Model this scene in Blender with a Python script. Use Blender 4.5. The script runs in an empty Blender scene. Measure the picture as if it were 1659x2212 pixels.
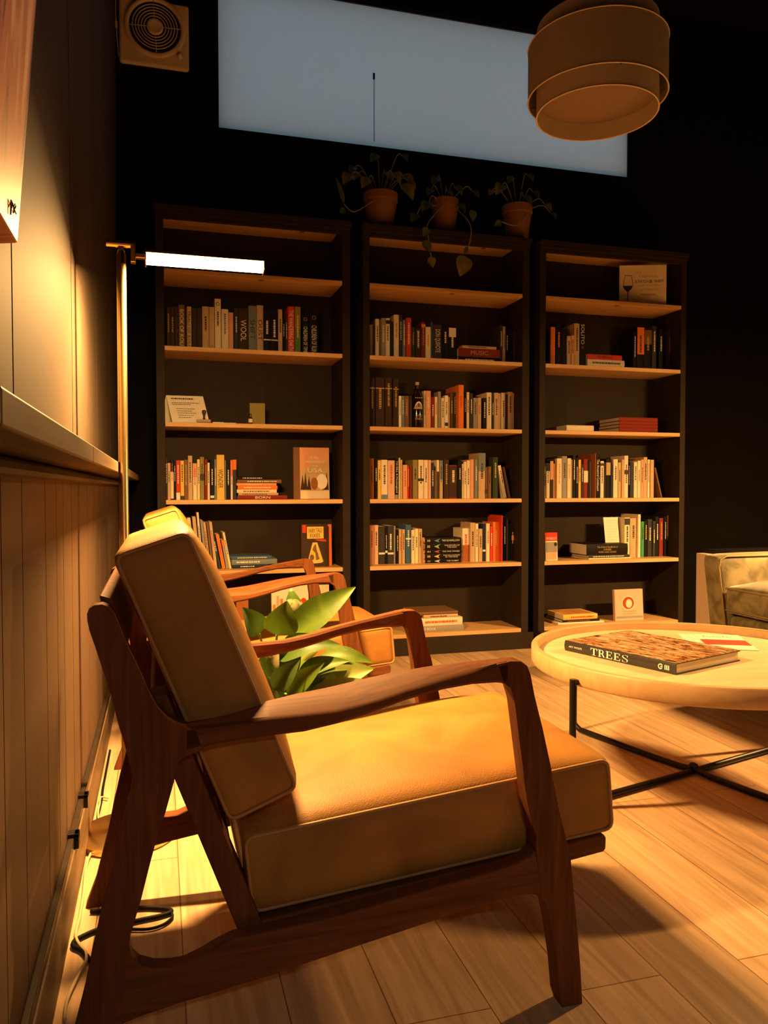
import bpy, bmesh, math, random
from mathutils import Vector, Matrix

# ------------------------------------------------------------------ camera, world, exposure
SC = bpy.context.scene
COL = SC.collection
random.seed(7)
FPX, YAW, PITCH, ROLL = 1703.97, math.radians(15.898), math.radians(1.710), math.radians(-0.041)
PW, PH, EYE = 1659.0, 2212.0, 0.87
_F = Vector((math.sin(YAW), math.cos(YAW), 0)); _R = Vector((math.cos(YAW), -math.sin(YAW), 0)); _U = Vector((0, 0, 1))
_f2 = math.cos(PITCH) * _F - math.sin(PITCH) * _U
_u2 = math.sin(PITCH) * _F + math.cos(PITCH) * _U
_r3 = math.cos(ROLL) * _R + math.sin(ROLL) * _u2
_u3 = -math.sin(ROLL) * _R + math.cos(ROLL) * _u2
cam_d = bpy.data.cameras.new('camera'); cam = bpy.data.objects.new('camera', cam_d); COL.objects.link(cam)
cam_d.sensor_fit = 'HORIZONTAL'; cam_d.sensor_width = 36.0; cam_d.lens = FPX / PW * 36.0
cam_d.clip_start = 0.02
cam.matrix_world = Matrix(((_r3.x, _u3.x, -_f2.x, 0), (_r3.y, _u3.y, -_f2.y, 0), (_r3.z, _u3.z, -_f2.z, EYE), (0, 0, 0, 1)))
SC.camera = cam
SC.view_settings.view_transform = 'Standard'; SC.view_settings.look = 'None'
SC.view_settings.exposure = 0.0; SC.view_settings.gamma = 1.0
SC.view_settings.use_curve_mapping = False
wd = bpy.data.worlds.new('evening_sky'); SC.world = wd; wd.use_nodes = True
SKY_COLOR, SKY_STRENGTH = (0.31, 0.50, 0.60), 1.15
_bg = wd.node_tree.nodes['Background']; _bg.inputs[0].default_value = (*SKY_COLOR, 1); _bg.inputs[1].default_value = SKY_STRENGTH
LAMP_COLOR = (1.0, 0.53, 0.165)
LAMP_B_COLOR = (1.0, 0.92, 0.72)
LAMP_A, LAMP_B, LAMP_C = 120.0, 27.0, 176.0

# measured room: points of the photograph put back on known planes
def ray(x, y): return _f2 + _r3 * ((x - PW / 2) / FPX) - _u3 * ((y - PH / 2) / FPX)
def at_y(x, y, Y): d = ray(x, y); return Vector((0, 0, EYE)) + d * (Y / d.y)
def at_x(x, y, X): d = ray(x, y); return Vector((0, 0, EYE)) + d * (X / d.x)
def at_z(x, y, Z): d = ray(x, y); return Vector((0, 0, EYE)) + d * ((Z - EYE) / d.z)

# ------------------------------------------------------------------ materials
_M = {}
def nodes_of(name):
    m = bpy.data.materials.new(name); m.use_nodes = True
    nt = m.node_tree; return m, nt, nt.nodes['Principled BSDF']
def plain(name, col, rough=0.6, var=0.12, scale=30, metal=0.0, spec=0.4, bump=0.0, coat=0.0):
    if name in _M: return _M[name]
    m, nt, b = nodes_of(name); N, L = nt.nodes.new, nt.links.new
    b.inputs['Roughness'].default_value = rough; b.inputs['Metallic'].default_value = metal
    b.inputs['Specular IOR Level'].default_value = spec
    if coat: b.inputs['Coat Weight'].default_value = coat; b.inputs['Coat Roughness'].default_value = .25
    tc = N('ShaderNodeTexCoord'); nz = N('ShaderNodeTexNoise'); nz.inputs['Scale'].default_value = scale; nz.inputs['Detail'].default_value = 4
    L(tc.outputs['Object'], nz.inputs['Vector'])
    mx = N('ShaderNodeMix'); mx.data_type = 'RGBA'
    mx.inputs[6].default_value = (*[c * (1 - var) for c in col], 1); mx.inputs[7].default_value = (*[min(1, c * (1 + var)) for c in col], 1)
    L(nz.outputs['Fac'], mx.inputs[0]); L(mx.outputs[2], b.inputs['Base Color'])
    if bump:
        bp = N('ShaderNodeBump'); bp.inputs['Strength'].default_value = bump; bp.inputs['Distance'].default_value = .002
        L(nz.outputs['Fac'], bp.inputs['Height']); L(bp.outputs[0], b.inputs['Normal'])
    _M[name] = m; return m
def wood(name, dark, light, axis='x', rough=0.45, scale=9.0, knots=False, spec=.4):
    if name in _M: return _M[name]
    m, nt, b = nodes_of(name); N, L = nt.nodes.new, nt.links.new
    b.inputs['Roughness'].default_value = rough; b.inputs['Specular IOR Level'].default_value = spec
    tc = N('ShaderNodeTexCoord'); mp = N('ShaderNodeMapping')
    s = {'x': (.07, 1, 1), 'y': (1, .07, 1), 'z': (1, 1, .07)}[axis]
    mp.inputs['Scale'].default_value = tuple(v * scale * 3 for v in s)
    L(tc.outputs['Object'], mp.inputs['Vector'])
    nz = N('ShaderNodeTexNoise'); nz.inputs['Scale'].default_value = 1.6; nz.inputs['Detail'].default_value = 6; nz.inputs['Distortion'].default_value = .8
    L(mp.outputs[0], nz.inputs['Vector'])
    cr = N('ShaderNodeValToRGB'); cr.color_ramp.elements[0].position = .3; cr.color_ramp.elements[1].position = .72
    cr.color_ramp.elements[0].color = (*dark, 1); cr.color_ramp.elements[1].color = (*light, 1)
    L(nz.outputs['Fac'], cr.inputs[0]); out = cr.outputs[0]
    if knots:
        vo = N('ShaderNodeTexVoronoi'); vo.inputs['Scale'].default_value = 4.2
        L(tc.outputs['Object'], vo.inputs['Vector'])
        c2 = N('ShaderNodeValToRGB'); c2.color_ramp.elements[0].position = .05; c2.color_ramp.elements[1].position = .085
        L(vo.outputs['Distance'], c2.inputs[0])
        mx = N('ShaderNodeMix'); mx.data_type = 'RGBA'; mx.inputs[6].default_value = (.16, .05, .02, 1)
        L(c2.outputs[0], mx.inputs[0]); L(out, mx.inputs[7]); out = mx.outputs[2]
    L(out, b.inputs['Base Color'])
    bp = N('ShaderNodeBump'); bp.inputs['Strength'].default_value = .12; bp.inputs['Distance'].default_value = .001
    L(nz.outputs['Fac'], bp.inputs['Height']); L(bp.outputs[0], b.inputs['Normal'])
    _M[name] = m; return m
def floor_material():
    m, nt, b = nodes_of('oak_floor'); N, L = nt.nodes.new, nt.links.new
    b.inputs['Roughness'].default_value = .42; b.inputs['Specular IOR Level'].default_value = .35
    tc = N('ShaderNodeTexCoord'); sp = N('ShaderNodeSeparateXYZ'); L(tc.outputs['Object'], sp.inputs[0])
    cb = N('ShaderNodeCombineXYZ'); ad = N('ShaderNodeMath'); ad.operation = 'ADD'; ad.inputs[1].default_value = 1.64 * 3 - .363
    L(sp.outputs[0], ad.inputs[0]); L(sp.outputs[1], cb.inputs[0]); L(ad.outputs[0], cb.inputs[1])
    br = N('ShaderNodeTexBrick'); br.offset = .37; br.inputs['Scale'].default_value = 1; br.inputs['Brick Width'].default_value = 1.9
    br.inputs['Row Height'].default_value = .164; br.inputs['Mortar Size'].default_value = .0013; br.inputs['Mortar Smooth'].default_value = .3
    br.inputs['Color1'].default_value = (.60, .41, .25, 1); br.inputs['Color2'].default_value = (.46, .31, .185, 1); br.inputs['Mortar'].default_value = (.16, .09, .045, 1)
    L(cb.outputs[0], br.inputs['Vector'])
    mp = N('ShaderNodeMapping'); mp.inputs['Scale'].default_value = (34, 2.2, 1); L(tc.outputs['Object'], mp.inputs['Vector'])
    nz = N('ShaderNodeTexNoise'); nz.inputs['Scale'].default_value = 1.0; nz.inputs['Detail'].default_value = 7; nz.inputs['Distortion'].default_value = 1.2
    L(mp.outputs[0], nz.inputs['Vector'])
    cr = N('ShaderNodeValToRGB'); cr.color_ramp.elements[0].position = .25; cr.color_ramp.elements[1].position = .75
    cr.color_ramp.elements[0].color = (.66, .61, .55, 1); cr.color_ramp.elements[1].color = (1.18, 1.16, 1.13, 1)
    L(nz.outputs['Fac'], cr.inputs[0])
    mx = N('ShaderNodeMix'); mx.data_type = 'RGBA'; mx.blend_type = 'MULTIPLY'; mx.inputs[0].default_value = 1
    L(br.outputs['Color'], mx.inputs[6]); L(cr.outputs[0], mx.inputs[7])
    # small knots
    mp2 = N('ShaderNodeMapping'); mp2.inputs['Scale'].default_value = (3.2, 1.5, 1); L(tc.outputs['Object'], mp2.inputs['Vector'])
    vo = N('ShaderNodeTexVoronoi'); vo.inputs['Scale'].default_value = 1.5; L(mp2.outputs[0], vo.inputs['Vector'])
    c2 = N('ShaderNodeValToRGB'); c2.color_ramp.elements[0].position = .012; c2.color_ramp.elements[1].position = .05
    c2.color_ramp.elements[0].color = (.25, .2, .16, 1)
    L(vo.outputs['Distance'], c2.inputs[0])
    m3 = N('ShaderNodeMix'); m3.data_type = 'RGBA'; m3.blend_type = 'MULTIPLY'; m3.inputs[0].default_value = 1
    L(mx.outputs[2], m3.inputs[6]); L(c2.outputs[0], m3.inputs[7]); L(m3.outputs[2], b.inputs['Base Color'])
    bp = N('ShaderNodeBump'); bp.inputs['Strength'].default_value = .15; bp.inputs['Distance'].default_value = .001
    L(nz.outputs['Fac'], bp.inputs['Height']); L(bp.outputs[0], b.inputs['Normal'])
    return m
def leather(name, col, rough=.42):
    m, nt, b = nodes_of(name); N, L = nt.nodes.new, nt.links.new
    b.inputs['Roughness'].default_value = rough; b.inputs['Specular IOR Level'].default_value = .22
    tc = N('ShaderNodeTexCoord')
    nz = N('ShaderNodeTexNoise'); nz.inputs['Scale'].default_value = 7; nz.inputs['Detail'].default_value = 5; nz.inputs['Distortion'].default_value = .6
    L(tc.outputs['Object'], nz.inputs['Vector'])
    cr = N('ShaderNodeValToRGB'); cr.color_ramp.elements[0].position = .3; cr.color_ramp.elements[1].position = .7
    cr.color_ramp.elements[0].color = (*[c * .74 for c in col], 1); cr.color_ramp.elements[1].color = (*[c * 1.2 for c in col], 1)
    L(nz.outputs['Fac'], cr.inputs[0]); L(cr.outputs[0], b.inputs['Base Color'])
    vo = N('ShaderNodeTexVoronoi'); vo.inputs['Scale'].default_value = 420; L(tc.outputs['Object'], vo.inputs['Vector'])
    ad = N('ShaderNodeMath'); ad.operation = 'MULTIPLY_ADD'; ad.inputs[1].default_value = 3.0
    L(nz.outputs['Fac'], ad.inputs[0]); L(vo.outputs['Distance'], ad.inputs[2])
    bp = N('ShaderNodeBump'); bp.inputs['Strength'].default_value = .22; bp.inputs['Distance'].default_value = .0015
    L(ad.outputs[0], bp.inputs['Height']); L(bp.outputs[0], b.inputs['Normal'])
    _M[name] = m; return m
def velvet(name, c1, c2):
    m, nt, b = nodes_of(name); N, L = nt.nodes.new, nt.links.new
    b.inputs['Roughness'].default_value = .7; b.inputs['Sheen Weight'].default_value = .5; b.inputs['Sheen Roughness'].default_value = .4
    tc = N('ShaderNodeTexCoord'); nz = N('ShaderNodeTexNoise'); nz.inputs['Scale'].default_value = 13; nz.inputs['Detail'].default_value = 7; nz.inputs['Distortion'].default_value = .7
    L(tc.outputs['Object'], nz.inputs['Vector'])
    cr = N('ShaderNodeValToRGB'); cr.color_ramp.elements[0].position = .4; cr.color_ramp.elements[1].position = .62
    cr.color_ramp.elements[0].color = (*c1, 1); cr.color_ramp.elements[1].color = (*c2, 1)
    L(nz.outputs['Fac'], cr.inputs[0]); L(cr.outputs[0], b.inputs['Base Color']); return m
def leaf_mat(name, c1, c2, stripe=0.0, trans=.25):
    if name in _M: return _M[name]
    m, nt, b = nodes_of(name); N, L = nt.nodes.new, nt.links.new
    b.inputs['Roughness'].default_value = .48; b.inputs['Specular IOR Level'].default_value = .25
    b.inputs['Transmission Weight'].default_value = 0
    tc = N('ShaderNodeTexCoord'); nz = N('ShaderNodeTexNoise'); nz.inputs['Scale'].default_value = 16 if not stripe else 34; nz.inputs['Detail'].default_value = 3; nz.inputs['Distortion'].default_value = 1.0
    L(tc.outputs['Object'], nz.inputs['Vector'])
    cr = N('ShaderNodeValToRGB'); w = .06 if stripe else .25
    cr.color_ramp.elements[0].position = .5 - w; cr.color_ramp.elements[1].position = .5 + w
    cr.color_ramp.elements[0].color = (*c1, 1); cr.color_ramp.elements[1].color = (*c2, 1)
    L(nz.outputs['Fac'], cr.inputs[0]); L(cr.outputs[0], b.inputs['Base Color'])
    if trans:
        tr = N('ShaderNodeBsdfTranslucent'); L(cr.outputs[0], tr.inputs[0])
        ms = N('ShaderNodeMixShader'); ms.inputs[0].default_value = trans
        L(b.outputs[0], ms.inputs[1]); L(tr.outputs[0], ms.inputs[2]); L(ms.outputs[0], nt.nodes['Material Output'].inputs[0])
    _M[name] = m; return m
def glow(name, col, strength):
    m = bpy.data.materials.new(name); m.use_nodes = True; nt = m.node_tree
    b = nt.nodes['Principled BSDF']; b.inputs['Base Color'].default_value = (*col, 1)
    b.inputs['Emission Color'].default_value = (*col, 1); b.inputs['Emission Strength'].default_value = strength
    return m

# ------------------------------------------------------------------ mesh helpers
class MB:
    def __init__(s): s.v = []; s.f = []
    def add(s, vs, fs):
        o = len(s.v); s.v += [tuple(v) for v in vs]; s.f += [tuple(i + o for i in f) for f in fs]; return s
    def box(s, x0, x1, y0, y1, z0, z1):
        return s.add([(x0, y0, z0), (x1, y0, z0), (x1, y1, z0), (x0, y1, z0), (x0, y0, z1), (x1, y0, z1), (x1, y1, z1), (x0, y1, z1)],
                     [(0, 3, 2, 1), (4, 5, 6, 7), (0, 1, 5, 4), (1, 2, 6, 5), (2, 3, 7, 6), (3, 0, 4, 7)])
    def prism_y(s, pts, y0, y1):          # pts: (x, z) outline
        n = len(pts); a = sum(pts[i][0] * pts[(i + 1) % n][1] - pts[(i + 1) % n][0] * pts[i][1] for i in range(n))
        if a < 0: pts = pts[::-1]
        vs = [(p[0], y0, p[1]) for p in pts] + [(p[0], y1, p[1]) for p in pts]
        return s.add(vs, [tuple(range(n)), tuple(range(2 * n - 1, n - 1, -1))] + [(i, i + n, (i + 1) % n + n, (i + 1) % n) for i in range(n)])
    def prism_z(s, pts, z0, z1):
        n = len(pts); a = sum(pts[i][0] * pts[(i + 1) % n][1] - pts[(i + 1) % n][0] * pts[i][1] for i in range(n))
        if a < 0: pts = pts[::-1]
        vs = [(p[0], p[1], z0) for p in pts] + [(p[0], p[1], z1) for p in pts]
        return s.add(vs, [tuple(range(n - 1, -1, -1)), tuple(range(n, 2 * n))] + [(i, (i + 1) % n, (i + 1) % n + n, i + n) for i in range(n)])
    def tube(s, path, r, n=10, closed=False):
        path = [Vector(p) for p in path]; m = len(path); rs = r if isinstance(r, (list, tuple)) else [r] * m
        t0 = (path[1] - path[0]).normalized(); up = Vector((0, 0, 1)) if abs(t0.z) < .9 else Vector((1, 0, 0))
        nr = t0.cross(up).normalized(); vs = []
        for i, p in enumerate(path):
            a = path[(i - 1) % m] if (closed or i > 0) else path[i]; b = path[(i + 1) % m] if (closed or i < m - 1) else path[i]
            t = (b - a).normalized(); nr = (nr - t * nr.dot(t)).normalized(); bn = t.cross(nr)
            for k in range(n):
                c = math.tau * k / n; vs.append(p + (nr * math.cos(c) + bn * math.sin(c)) * rs[i])
        fs = []
        for i in range(m if closed else m - 1):
            j = (i + 1) % m
            for k in range(n): fs.append((i * n + k, i * n + (k + 1) % n, j * n + (k + 1) % n, j * n + k))
        if not closed: fs += [tuple(range(n - 1, -1, -1)), tuple((m - 1) * n + k for k in range(n))]
        return s.add(vs, fs)
    def lathe(s, prof, c=(0, 0, 0), n=32, close=False):     # prof: (r, z)
        vs = []; fs = []; m = len(prof)
        for r, z in prof:
            for k in range(n):
                a = math.tau * k / n; vs.append((c[0] + r * math.cos(a), c[1] + r * math.sin(a), c[2] + z))
        for i in range(m if close else m - 1):
            j = (i + 1) % m
            for k in range(n): fs.append((i * n + k, i * n + (k + 1) % n, j * n + (k + 1) % n, j * n + k))
        if not close:
            if prof[0][0] > 0: fs.append(tuple(range(n - 1, -1, -1)))
            if prof[-1][0] > 0: fs.append(tuple((m - 1) * n + k for k in range(n)))
        return s.add(vs, fs)
    def quad(s, a, b, c, d): return s.add([a, b, c, d], [(0, 1, 2, 3)])
    def build(s, name, mat, parent=None, smooth=False, bevel=0, seg=2, loc=None, weld=False):
        me = bpy.data.meshes.new(name); me.from_pydata(s.v, [], s.f)
        if weld:
            bm = bmesh.new(); bm.from_mesh(me); bmesh.ops.remove_doubles(bm, verts=bm.verts, dist=1e-5); bmesh.ops.recalc_face_normals(bm, faces=bm.faces); bm.to_mesh(me); bm.free()
        me.materials.append(mat)
        if smooth or bevel:
            me.polygons.foreach_set('use_smooth', [True] * len(me.polygons))
        o = bpy.data.objects.new(name, me); COL.objects.link(o)
        if bevel:
            md = o.modifiers.new('edge', 'BEVEL'); md.width = bevel; md.segments = seg; md.limit_method = 'ANGLE'; md.angle_limit = math.radians(35); md.harden_normals = True
        elif smooth == 'auto':
            bm = bmesh.new(); bm.from_mesh(me)
            for e in bm.edges:
                if len(e.link_faces) == 2 and e.calc_face_angle(0) > math.radians(38): e.smooth = False
            bm.to_mesh(me); bm.free()
        if parent: o.parent = parent
        if loc: o.location = loc
        return o
def empty(name, loc=(0, 0, 0), label=None, cat=None, group=None, rz=0.0):
    o = bpy.data.objects.new(name, None); COL.objects.link(o); o.location = loc; o.rotation_euler = (0, 0, rz); o.empty_display_size = .05
    return tag(o, label, cat, group)
def tag(o, label=None, cat=None, group=None, kind=None):
    if label: o['label'] = label
    if cat: o['category'] = cat
    if group: o['group'] = group
    if kind: o['kind'] = kind
    return o
def struct(o): o['kind'] = 'structure'; return o
def copy_tree(o, parent=None):
    c = o.copy(); COL.objects.link(c)
    if parent: c.parent = parent
    for ch in list(o.children): copy_tree(ch, c)
    return c
_TX = {}
def text_mesh(s):
    if s in _TX: return _TX[s]
    cu = bpy.data.curves.new('t', 'FONT'); cu.body = s; cu.size = 1; cu.resolution_u = 3; cu.align_x = 'CENTER'; cu.align_y = 'CENTER'
    ob = bpy.data.objects.new('t', cu); COL.objects.link(ob)
    dg = bpy.context.evaluated_depsgraph_get(); me = bpy.data.meshes.new_from_object(ob.evaluated_get(dg))
    bpy.data.objects.remove(ob); bpy.data.curves.remove(cu)
    xs = [v.co.x for v in me.vertices] or [0, 1]; ys = [v.co.y for v in me.vertices] or [0, 1]
    _TX[s] = ([tuple(v.co) for v in me.vertices], [tuple(p.vertices) for p in me.polygons], min(xs), max(xs), min(ys), max(ys)); return _TX[s]
def lettering(name, s, mat, parent, centre, right, up, length, height, lift=.0005, squeeze=True):
    """letters of the given total length and height lying on a face; right/up are unit vectors in the parent's space"""
    vs, fs, x0, x1, y0, y1 = text_mesh(s)
    right = Vector(right); up = Vector(up); nrm = right.cross(up); c = Vector(centre) + nrm * lift
    sx = length / (x1 - x0); sy = height / (y1 - y0)
    if not squeeze: sx = sy = min(sx, sy)
    m = MB(); m.add([c + right * ((v[0] - (x0 + x1) / 2) * sx) + up * ((v[1] - (y0 + y1) / 2) * sy) for v in vs], fs)
    return m.build(name, mat, parent)
def smooth_path(pts, n=8, closed=False):
    pts = [Vector(p) for p in pts]; out = []; m = len(pts)
    rng = range(m) if closed else range(m - 1)
    for i in rng:
        p0 = pts[(i - 1) % m] if (closed or i > 0) else pts[i]; p1 = pts[i]; p2 = pts[(i + 1) % m]; p3 = pts[(i + 2) % m] if (closed or i < m - 2) else pts[(i + 1) % m]
        for k in range(n):
            t = k / n
            out.append(.5 * ((2 * p1) + (p2 - p0) * t + (2 * p0 - 5 * p1 + 4 * p2 - p3) * t * t + (3 * p1 - p0 - 3 * p2 + p3) * t ** 3))
    if not closed: out.append(pts[-1])
    return out
def sm2(pts, n=4): return [(p.x, p.y) for p in smooth_path([(a, b, 0) for a, b in pts], n)]

# ------------------------------------------------------------------ colours
OAKF = floor_material()
PINE = wood('pine_shelf', (.56, .31, .12), (.74, .46, .21), 'x', .5, 8, True)
PAINT = plain('dark_brown_paint', (.028, .019, .011), .6, .15, 12, spec=.12)
WALLP = plain('wall_panel_paint', (.125, .080, .052), .6, .14, 25, bump=.25, spec=.12)
WALLU = plain('upper_wall_shaded', (.055, .040, .028), .7, .12, 14, bump=.15, spec=.06)  # darker than the lower boards, shade beside the lamp put into the colour
BLACKW = plain('black_wall_paint', (.0045, .0036, .003), .8, .1, 6, spec=.04)
LEDGE = wood('ledge_wood', (.075, .048, .026), (.14, .095, .055), 'y', .55, 7, spec=.12)
BASEW = wood('baseboard_wood', (.11, .072, .04), (.18, .125, .075), 'y', .5, 7, spec=.15)
CAPD = plain('dark_cap_strip', (.028, .020, .014), .4, .4, 40, spec=.2)
WALNUT_X = wood('walnut_along', (.095, .031, .010), (.185, .062, .020), 'x', .6, 16, spec=.12)
WALNUT_Z = wood('walnut_upright', (.095, .031, .010), (.185, .062, .020), 'z', .6, 16, spec=.12)
TAN = leather('tan_leather', (.36, .166, .036), .55)
PIPE = plain('leather_piping', (.42, .21, .075), .5, .1, 60)
BRASS = plain('brushed_brass', (.78, .55, .25), .26, .06, 80, metal=1.0)
BLACKM = plain('black_metal', (.022, .019, .017), .38, .1, 60, metal=.6)
TRAYW = wood('mango_wood', (.48, .29, .135), (.60, .39, .19), 'x', .5, 5)
VELVET = velvet('green_velvet', (.11, .09, .036), (.24, .195, .09))
TRAYTOP = wood('pale_tray', (.66, .48, .28), (.78, .60, .38), 'x', .42, 5)

# ------------------------------------------------------------------ room shell
XL, XR, YF, YB, ZC = -.19, 4.7, -2.2, 4.20, 3.75
struct(MB().box(XL - .15, XR + .1, YF - .1, YB + .1, -.06, 0).build('floor', OAKF))
struct(MB().box(XL - .15, XR + .1, YF - .1, YB + .16, ZC, ZC + .08).build('ceiling', BLACKW))
struct(MB().box(XR, XR + .1, YF - .1, YB + .1, 0, ZC).build('wall_right', BLACKW))
struct(MB().box(XL - .15, XR + .1, YF - .1, YF, 0, ZC).build('wall_front', BLACKW))
WX0, WX1, WZ0, WZ1 = .308, 2.735, 2.732, 3.50
struct(MB().box(XL - .15, WX0, YB, YB + .12, 0, ZC).box(WX1, XR + .1, YB, YB + .12, 0, ZC).box(WX0, WX1, YB, YB + .12, 0, WZ0).box(WX0, WX1, YB, YB + .12, WZ1, ZC).build('wall_back', BLACKW))
# left wall: boards with open grooves over a backing, lower field painted brown, upper field darkened to stand for shade
def boards(edges, z0, z1, gap, lo=YF - .05, hi=YB):
    m = MB().box(XL - .15, XL - .014, lo, hi, z0, z1); ys = [lo] + edges + [hi]
    for a, b in zip(ys[:-1], ys[1:]): m.box(XL - .014, XL, a + gap / 2, b - gap / 2, z0, z1)
    return m
low_e = [-2.0, -1.7, -1.4, -1.1, -.8, -.5, -.2, .1, .35, .62, .85, 1.074, 1.232, 1.471, 1.623, 1.732, 1.896, 2.073, 2.30, 2.5, 2.75, 3.0, 3.3, 3.6, 3.9]
wl = boards(low_e, 0, .925, .005)
up_e = [-1.4, -.6, .2, .70, 1.177, 1.95, 2.7, 3.4]
ob = wl.build('wall_left', WALLP); struct(ob)
struct(boards(up_e, .925, ZC, .009).build('wall_left_upper', WALLU))
lm = MB()
for a, b in ((YF, -.9), (-.897, .55), (.552, 1.28), (1.284, 2.9), (2.903, YB)): lm.box(XL, -.096, a, b, .909, .9365)
struct(lm.build('trim_1', LEDGE, bevel=.003))
struct(MB().prism_y([(0, 0), (.045, 0), (.045, .006), (.028, .02), (0, .024)][::1], YF, YB).build('trim_2', LEDGE, loc=(XL, 0, .885)))
struct(MB().box(XL, -.174, YF, YB, 0, .120).build('baseboard_left', BASEW, bevel=.002))
struct(MB().box(XL, -.177, YF, YB, .120, .142).build('trim_3', CAPD, bevel=.003))
# window in the back wall, closed by a pale blind with evening light behind it
win = MB().box(WX0, WX1, YB + .02, YB + .06, WZ0, WZ0 + .006).box(WX0, WX1, YB + .02, YB + .06, WZ1 - .006, WZ1).box(WX0, WX0 + .006, YB + .02, YB + .06, WZ0, WZ1).box(WX1 - .006, WX1, YB + .02, YB + .06, WZ0, WZ1).build('window_1', BLACKM)
struct(win)
def blind_material():
    m, nt, b = nodes_of('window_blind'); N, L = nt.nodes.new, nt.links.new
    tc = N('ShaderNodeTexCoord'); nz = N('ShaderNodeTexNoise'); nz.inputs['Scale'].default_value = 160; nz.inputs['Detail'].default_value = 2
    L(tc.outputs['Object'], nz.inputs['Vector'])
    cr = N('ShaderNodeValToRGB'); cr.color_ramp.elements[0].color = (.80, .80, .80, 1); cr.color_ramp.elements[1].color = (.92, .92, .92, 1)
    L(nz.outputs['Fac'], cr.inputs[0]); L(cr.outputs[0], b.inputs['Base Color']); b.inputs['Roughness'].default_value = .9
    tr = N('ShaderNodeBsdfTranslucent'); L(cr.outputs[0], tr.inputs[0]); ms = N('ShaderNodeMixShader'); ms.inputs[0].default_value = .6
    L(b.outputs[0], ms.inputs[1]); L(tr.outputs[0], ms.inputs[2]); L(ms.outputs[0], nt.nodes['Material Output'].inputs[0]); return m
MB().box(WX0 + .006, WX1 - .006, YB + .03, YB + .032, WZ0 + .006, WZ1 - .006).build('blind', blind_material(), win)
c0, c1 = at_y(808, 163, YB + .02), at_y(810, 306, YB + .02)
MB().tube([c0, (c0.x, c0.y, c1.z)], .0018, 6).box(c0.x - .006, c0.x + .004, c0.y - .004, c0.y + .004, c0.z - .02, c0.z + .012).build('blind_cord', BLACKM, win)

# ------------------------------------------------------------------ floor lamps
def make_lamp():
    r = empty('floor_lamp')
    MB().lathe([(.0, .0), (.115, .0), (.12, .004), (.12, .016), (.114, .02), (.013, .022), (0, .022)], n=48).build('base', BRASS, r, smooth='auto')
    MB().lathe([(.0, .02), (.0115, .02), (.0115, 1.445), (.0085, 1.452), (.0, 1.452)], n=20).build('pole', BRASS, r, smooth='auto')
    hg = MB().tube([(-.034, 0, 1.468), (.034, 0, 1.468)], .0085, 14).tube([(-.012, 0, 1.468), (-.009, 0, 1.468)], .0095, 14).tube([(.012, 0, 1.468), (.015, 0, 1.468)], .0095, 14).box(-.006, .006, -.006, .006, 1.44, 1.468)
    hg.build('hinge', BRASS, r, smooth='auto')
    h = MB().box(.022, .034, -.012, .012, 1.424, 1.468).box(.034, .060, -.009, .009, 1.436, 1.448)
    h.build('bracket', BRASS, r, bevel=.002)
    # head: channel lying along the arm, its open face rolled a little towards the seats
    hd = empty('head', (0, 0, 1.442)); hd.parent = r; hd.rotation_euler = (math.radians(-9), 0, 0)
    x0, x1 = .056, .348
    MB().box(x0, x1, -.022, .022, .002, .010).box(x0, x0 + .003, -.022, .022, -.018, .002).box(x1 - .003, x1, -.022, .022, -.018, .002).build('housing', BRASS, hd, bevel=.001)
    n = 10; arc = [(.0205 * math.cos(math.pi * k / n), .0015 - .0205 * math.sin(math.pi * k / n)) for k in range(n + 1)]
    MB().add([(x, y, z) for x in (x0 + .0035, x1 - .0035) for y, z in arc], [(k, k + 1, k + n + 2, k + n + 1) for k in range(n)] + [(0, n + 1, 2 * n + 1, n)]).build('diffuser', LEDGLOW, hd, smooth='auto')
    return r, hd, (x0, x1)
LEDGLOW = glow('lit_diffuser', (1.0, .70, .33), 24.0)
def lamp_light(hd, x0, x1, watts, col=LAMP_COLOR, s=1):
    # the domed diffuser shines down and to both long sides
    for part, tilt, y, z in ((.37, 0, 0, -.0235), (.60, 22 * s, .0215 * s, -.0205), (.03, -20 * s, -.0215 * s, -.0205)):
        if watts < 30 and tilt: continue      # the lamp behind the viewer is turned low
        ld = bpy.data.lights.new('lamp_light', 'AREA'); ld.shape = 'RECTANGLE'; ld.size = x1 - x0 - .012; ld.size_y = .024
        ld.energy = watts * part; ld.color = col
        lo = bpy.data.objects.new('lamp_light', ld); COL.objects.link(lo); lo.parent = hd; lo.location = ((x0 + x1) / 2, y, z); lo.rotation_euler = (math.radians(tilt), 0, 0)
lampA, hdA, (hx0, hx1) = make_lamp()
lampC = copy_tree(lampA); lampB = copy_tree(lampA)
hd_of = lambda l: [c for c in l.children if c.name.startswith('head')][0]
lampA.location = (-.0845, 2.05, 0); lamp_light(hdA, hx0, hx1, LAMP_A)
lampC.location = (3.44, 2.13, 0); lampC.rotation_euler = (0, 0, math.pi); hd_of(lampC).rotation_euler = (math.radians(9), 0, 0); lamp_light(hd_of(lampC), hx0, hx1, LAMP_C, s=-1)
lampB.location = (-.0845, -.70, 0); lamp_light(hd_of(lampB), hx0, hx1, LAMP_B, LAMP_B_COLOR)
tag(lampA, 'slim brass floor lamp with lit bar head between the two armchairs', 'lamp')
tag(lampC, 'slim brass floor lamp standing behind the green velvet sofa', 'lamp')
tag(lampB, 'slim brass floor lamp by the panelled wall behind the viewer', 'lamp')

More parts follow.
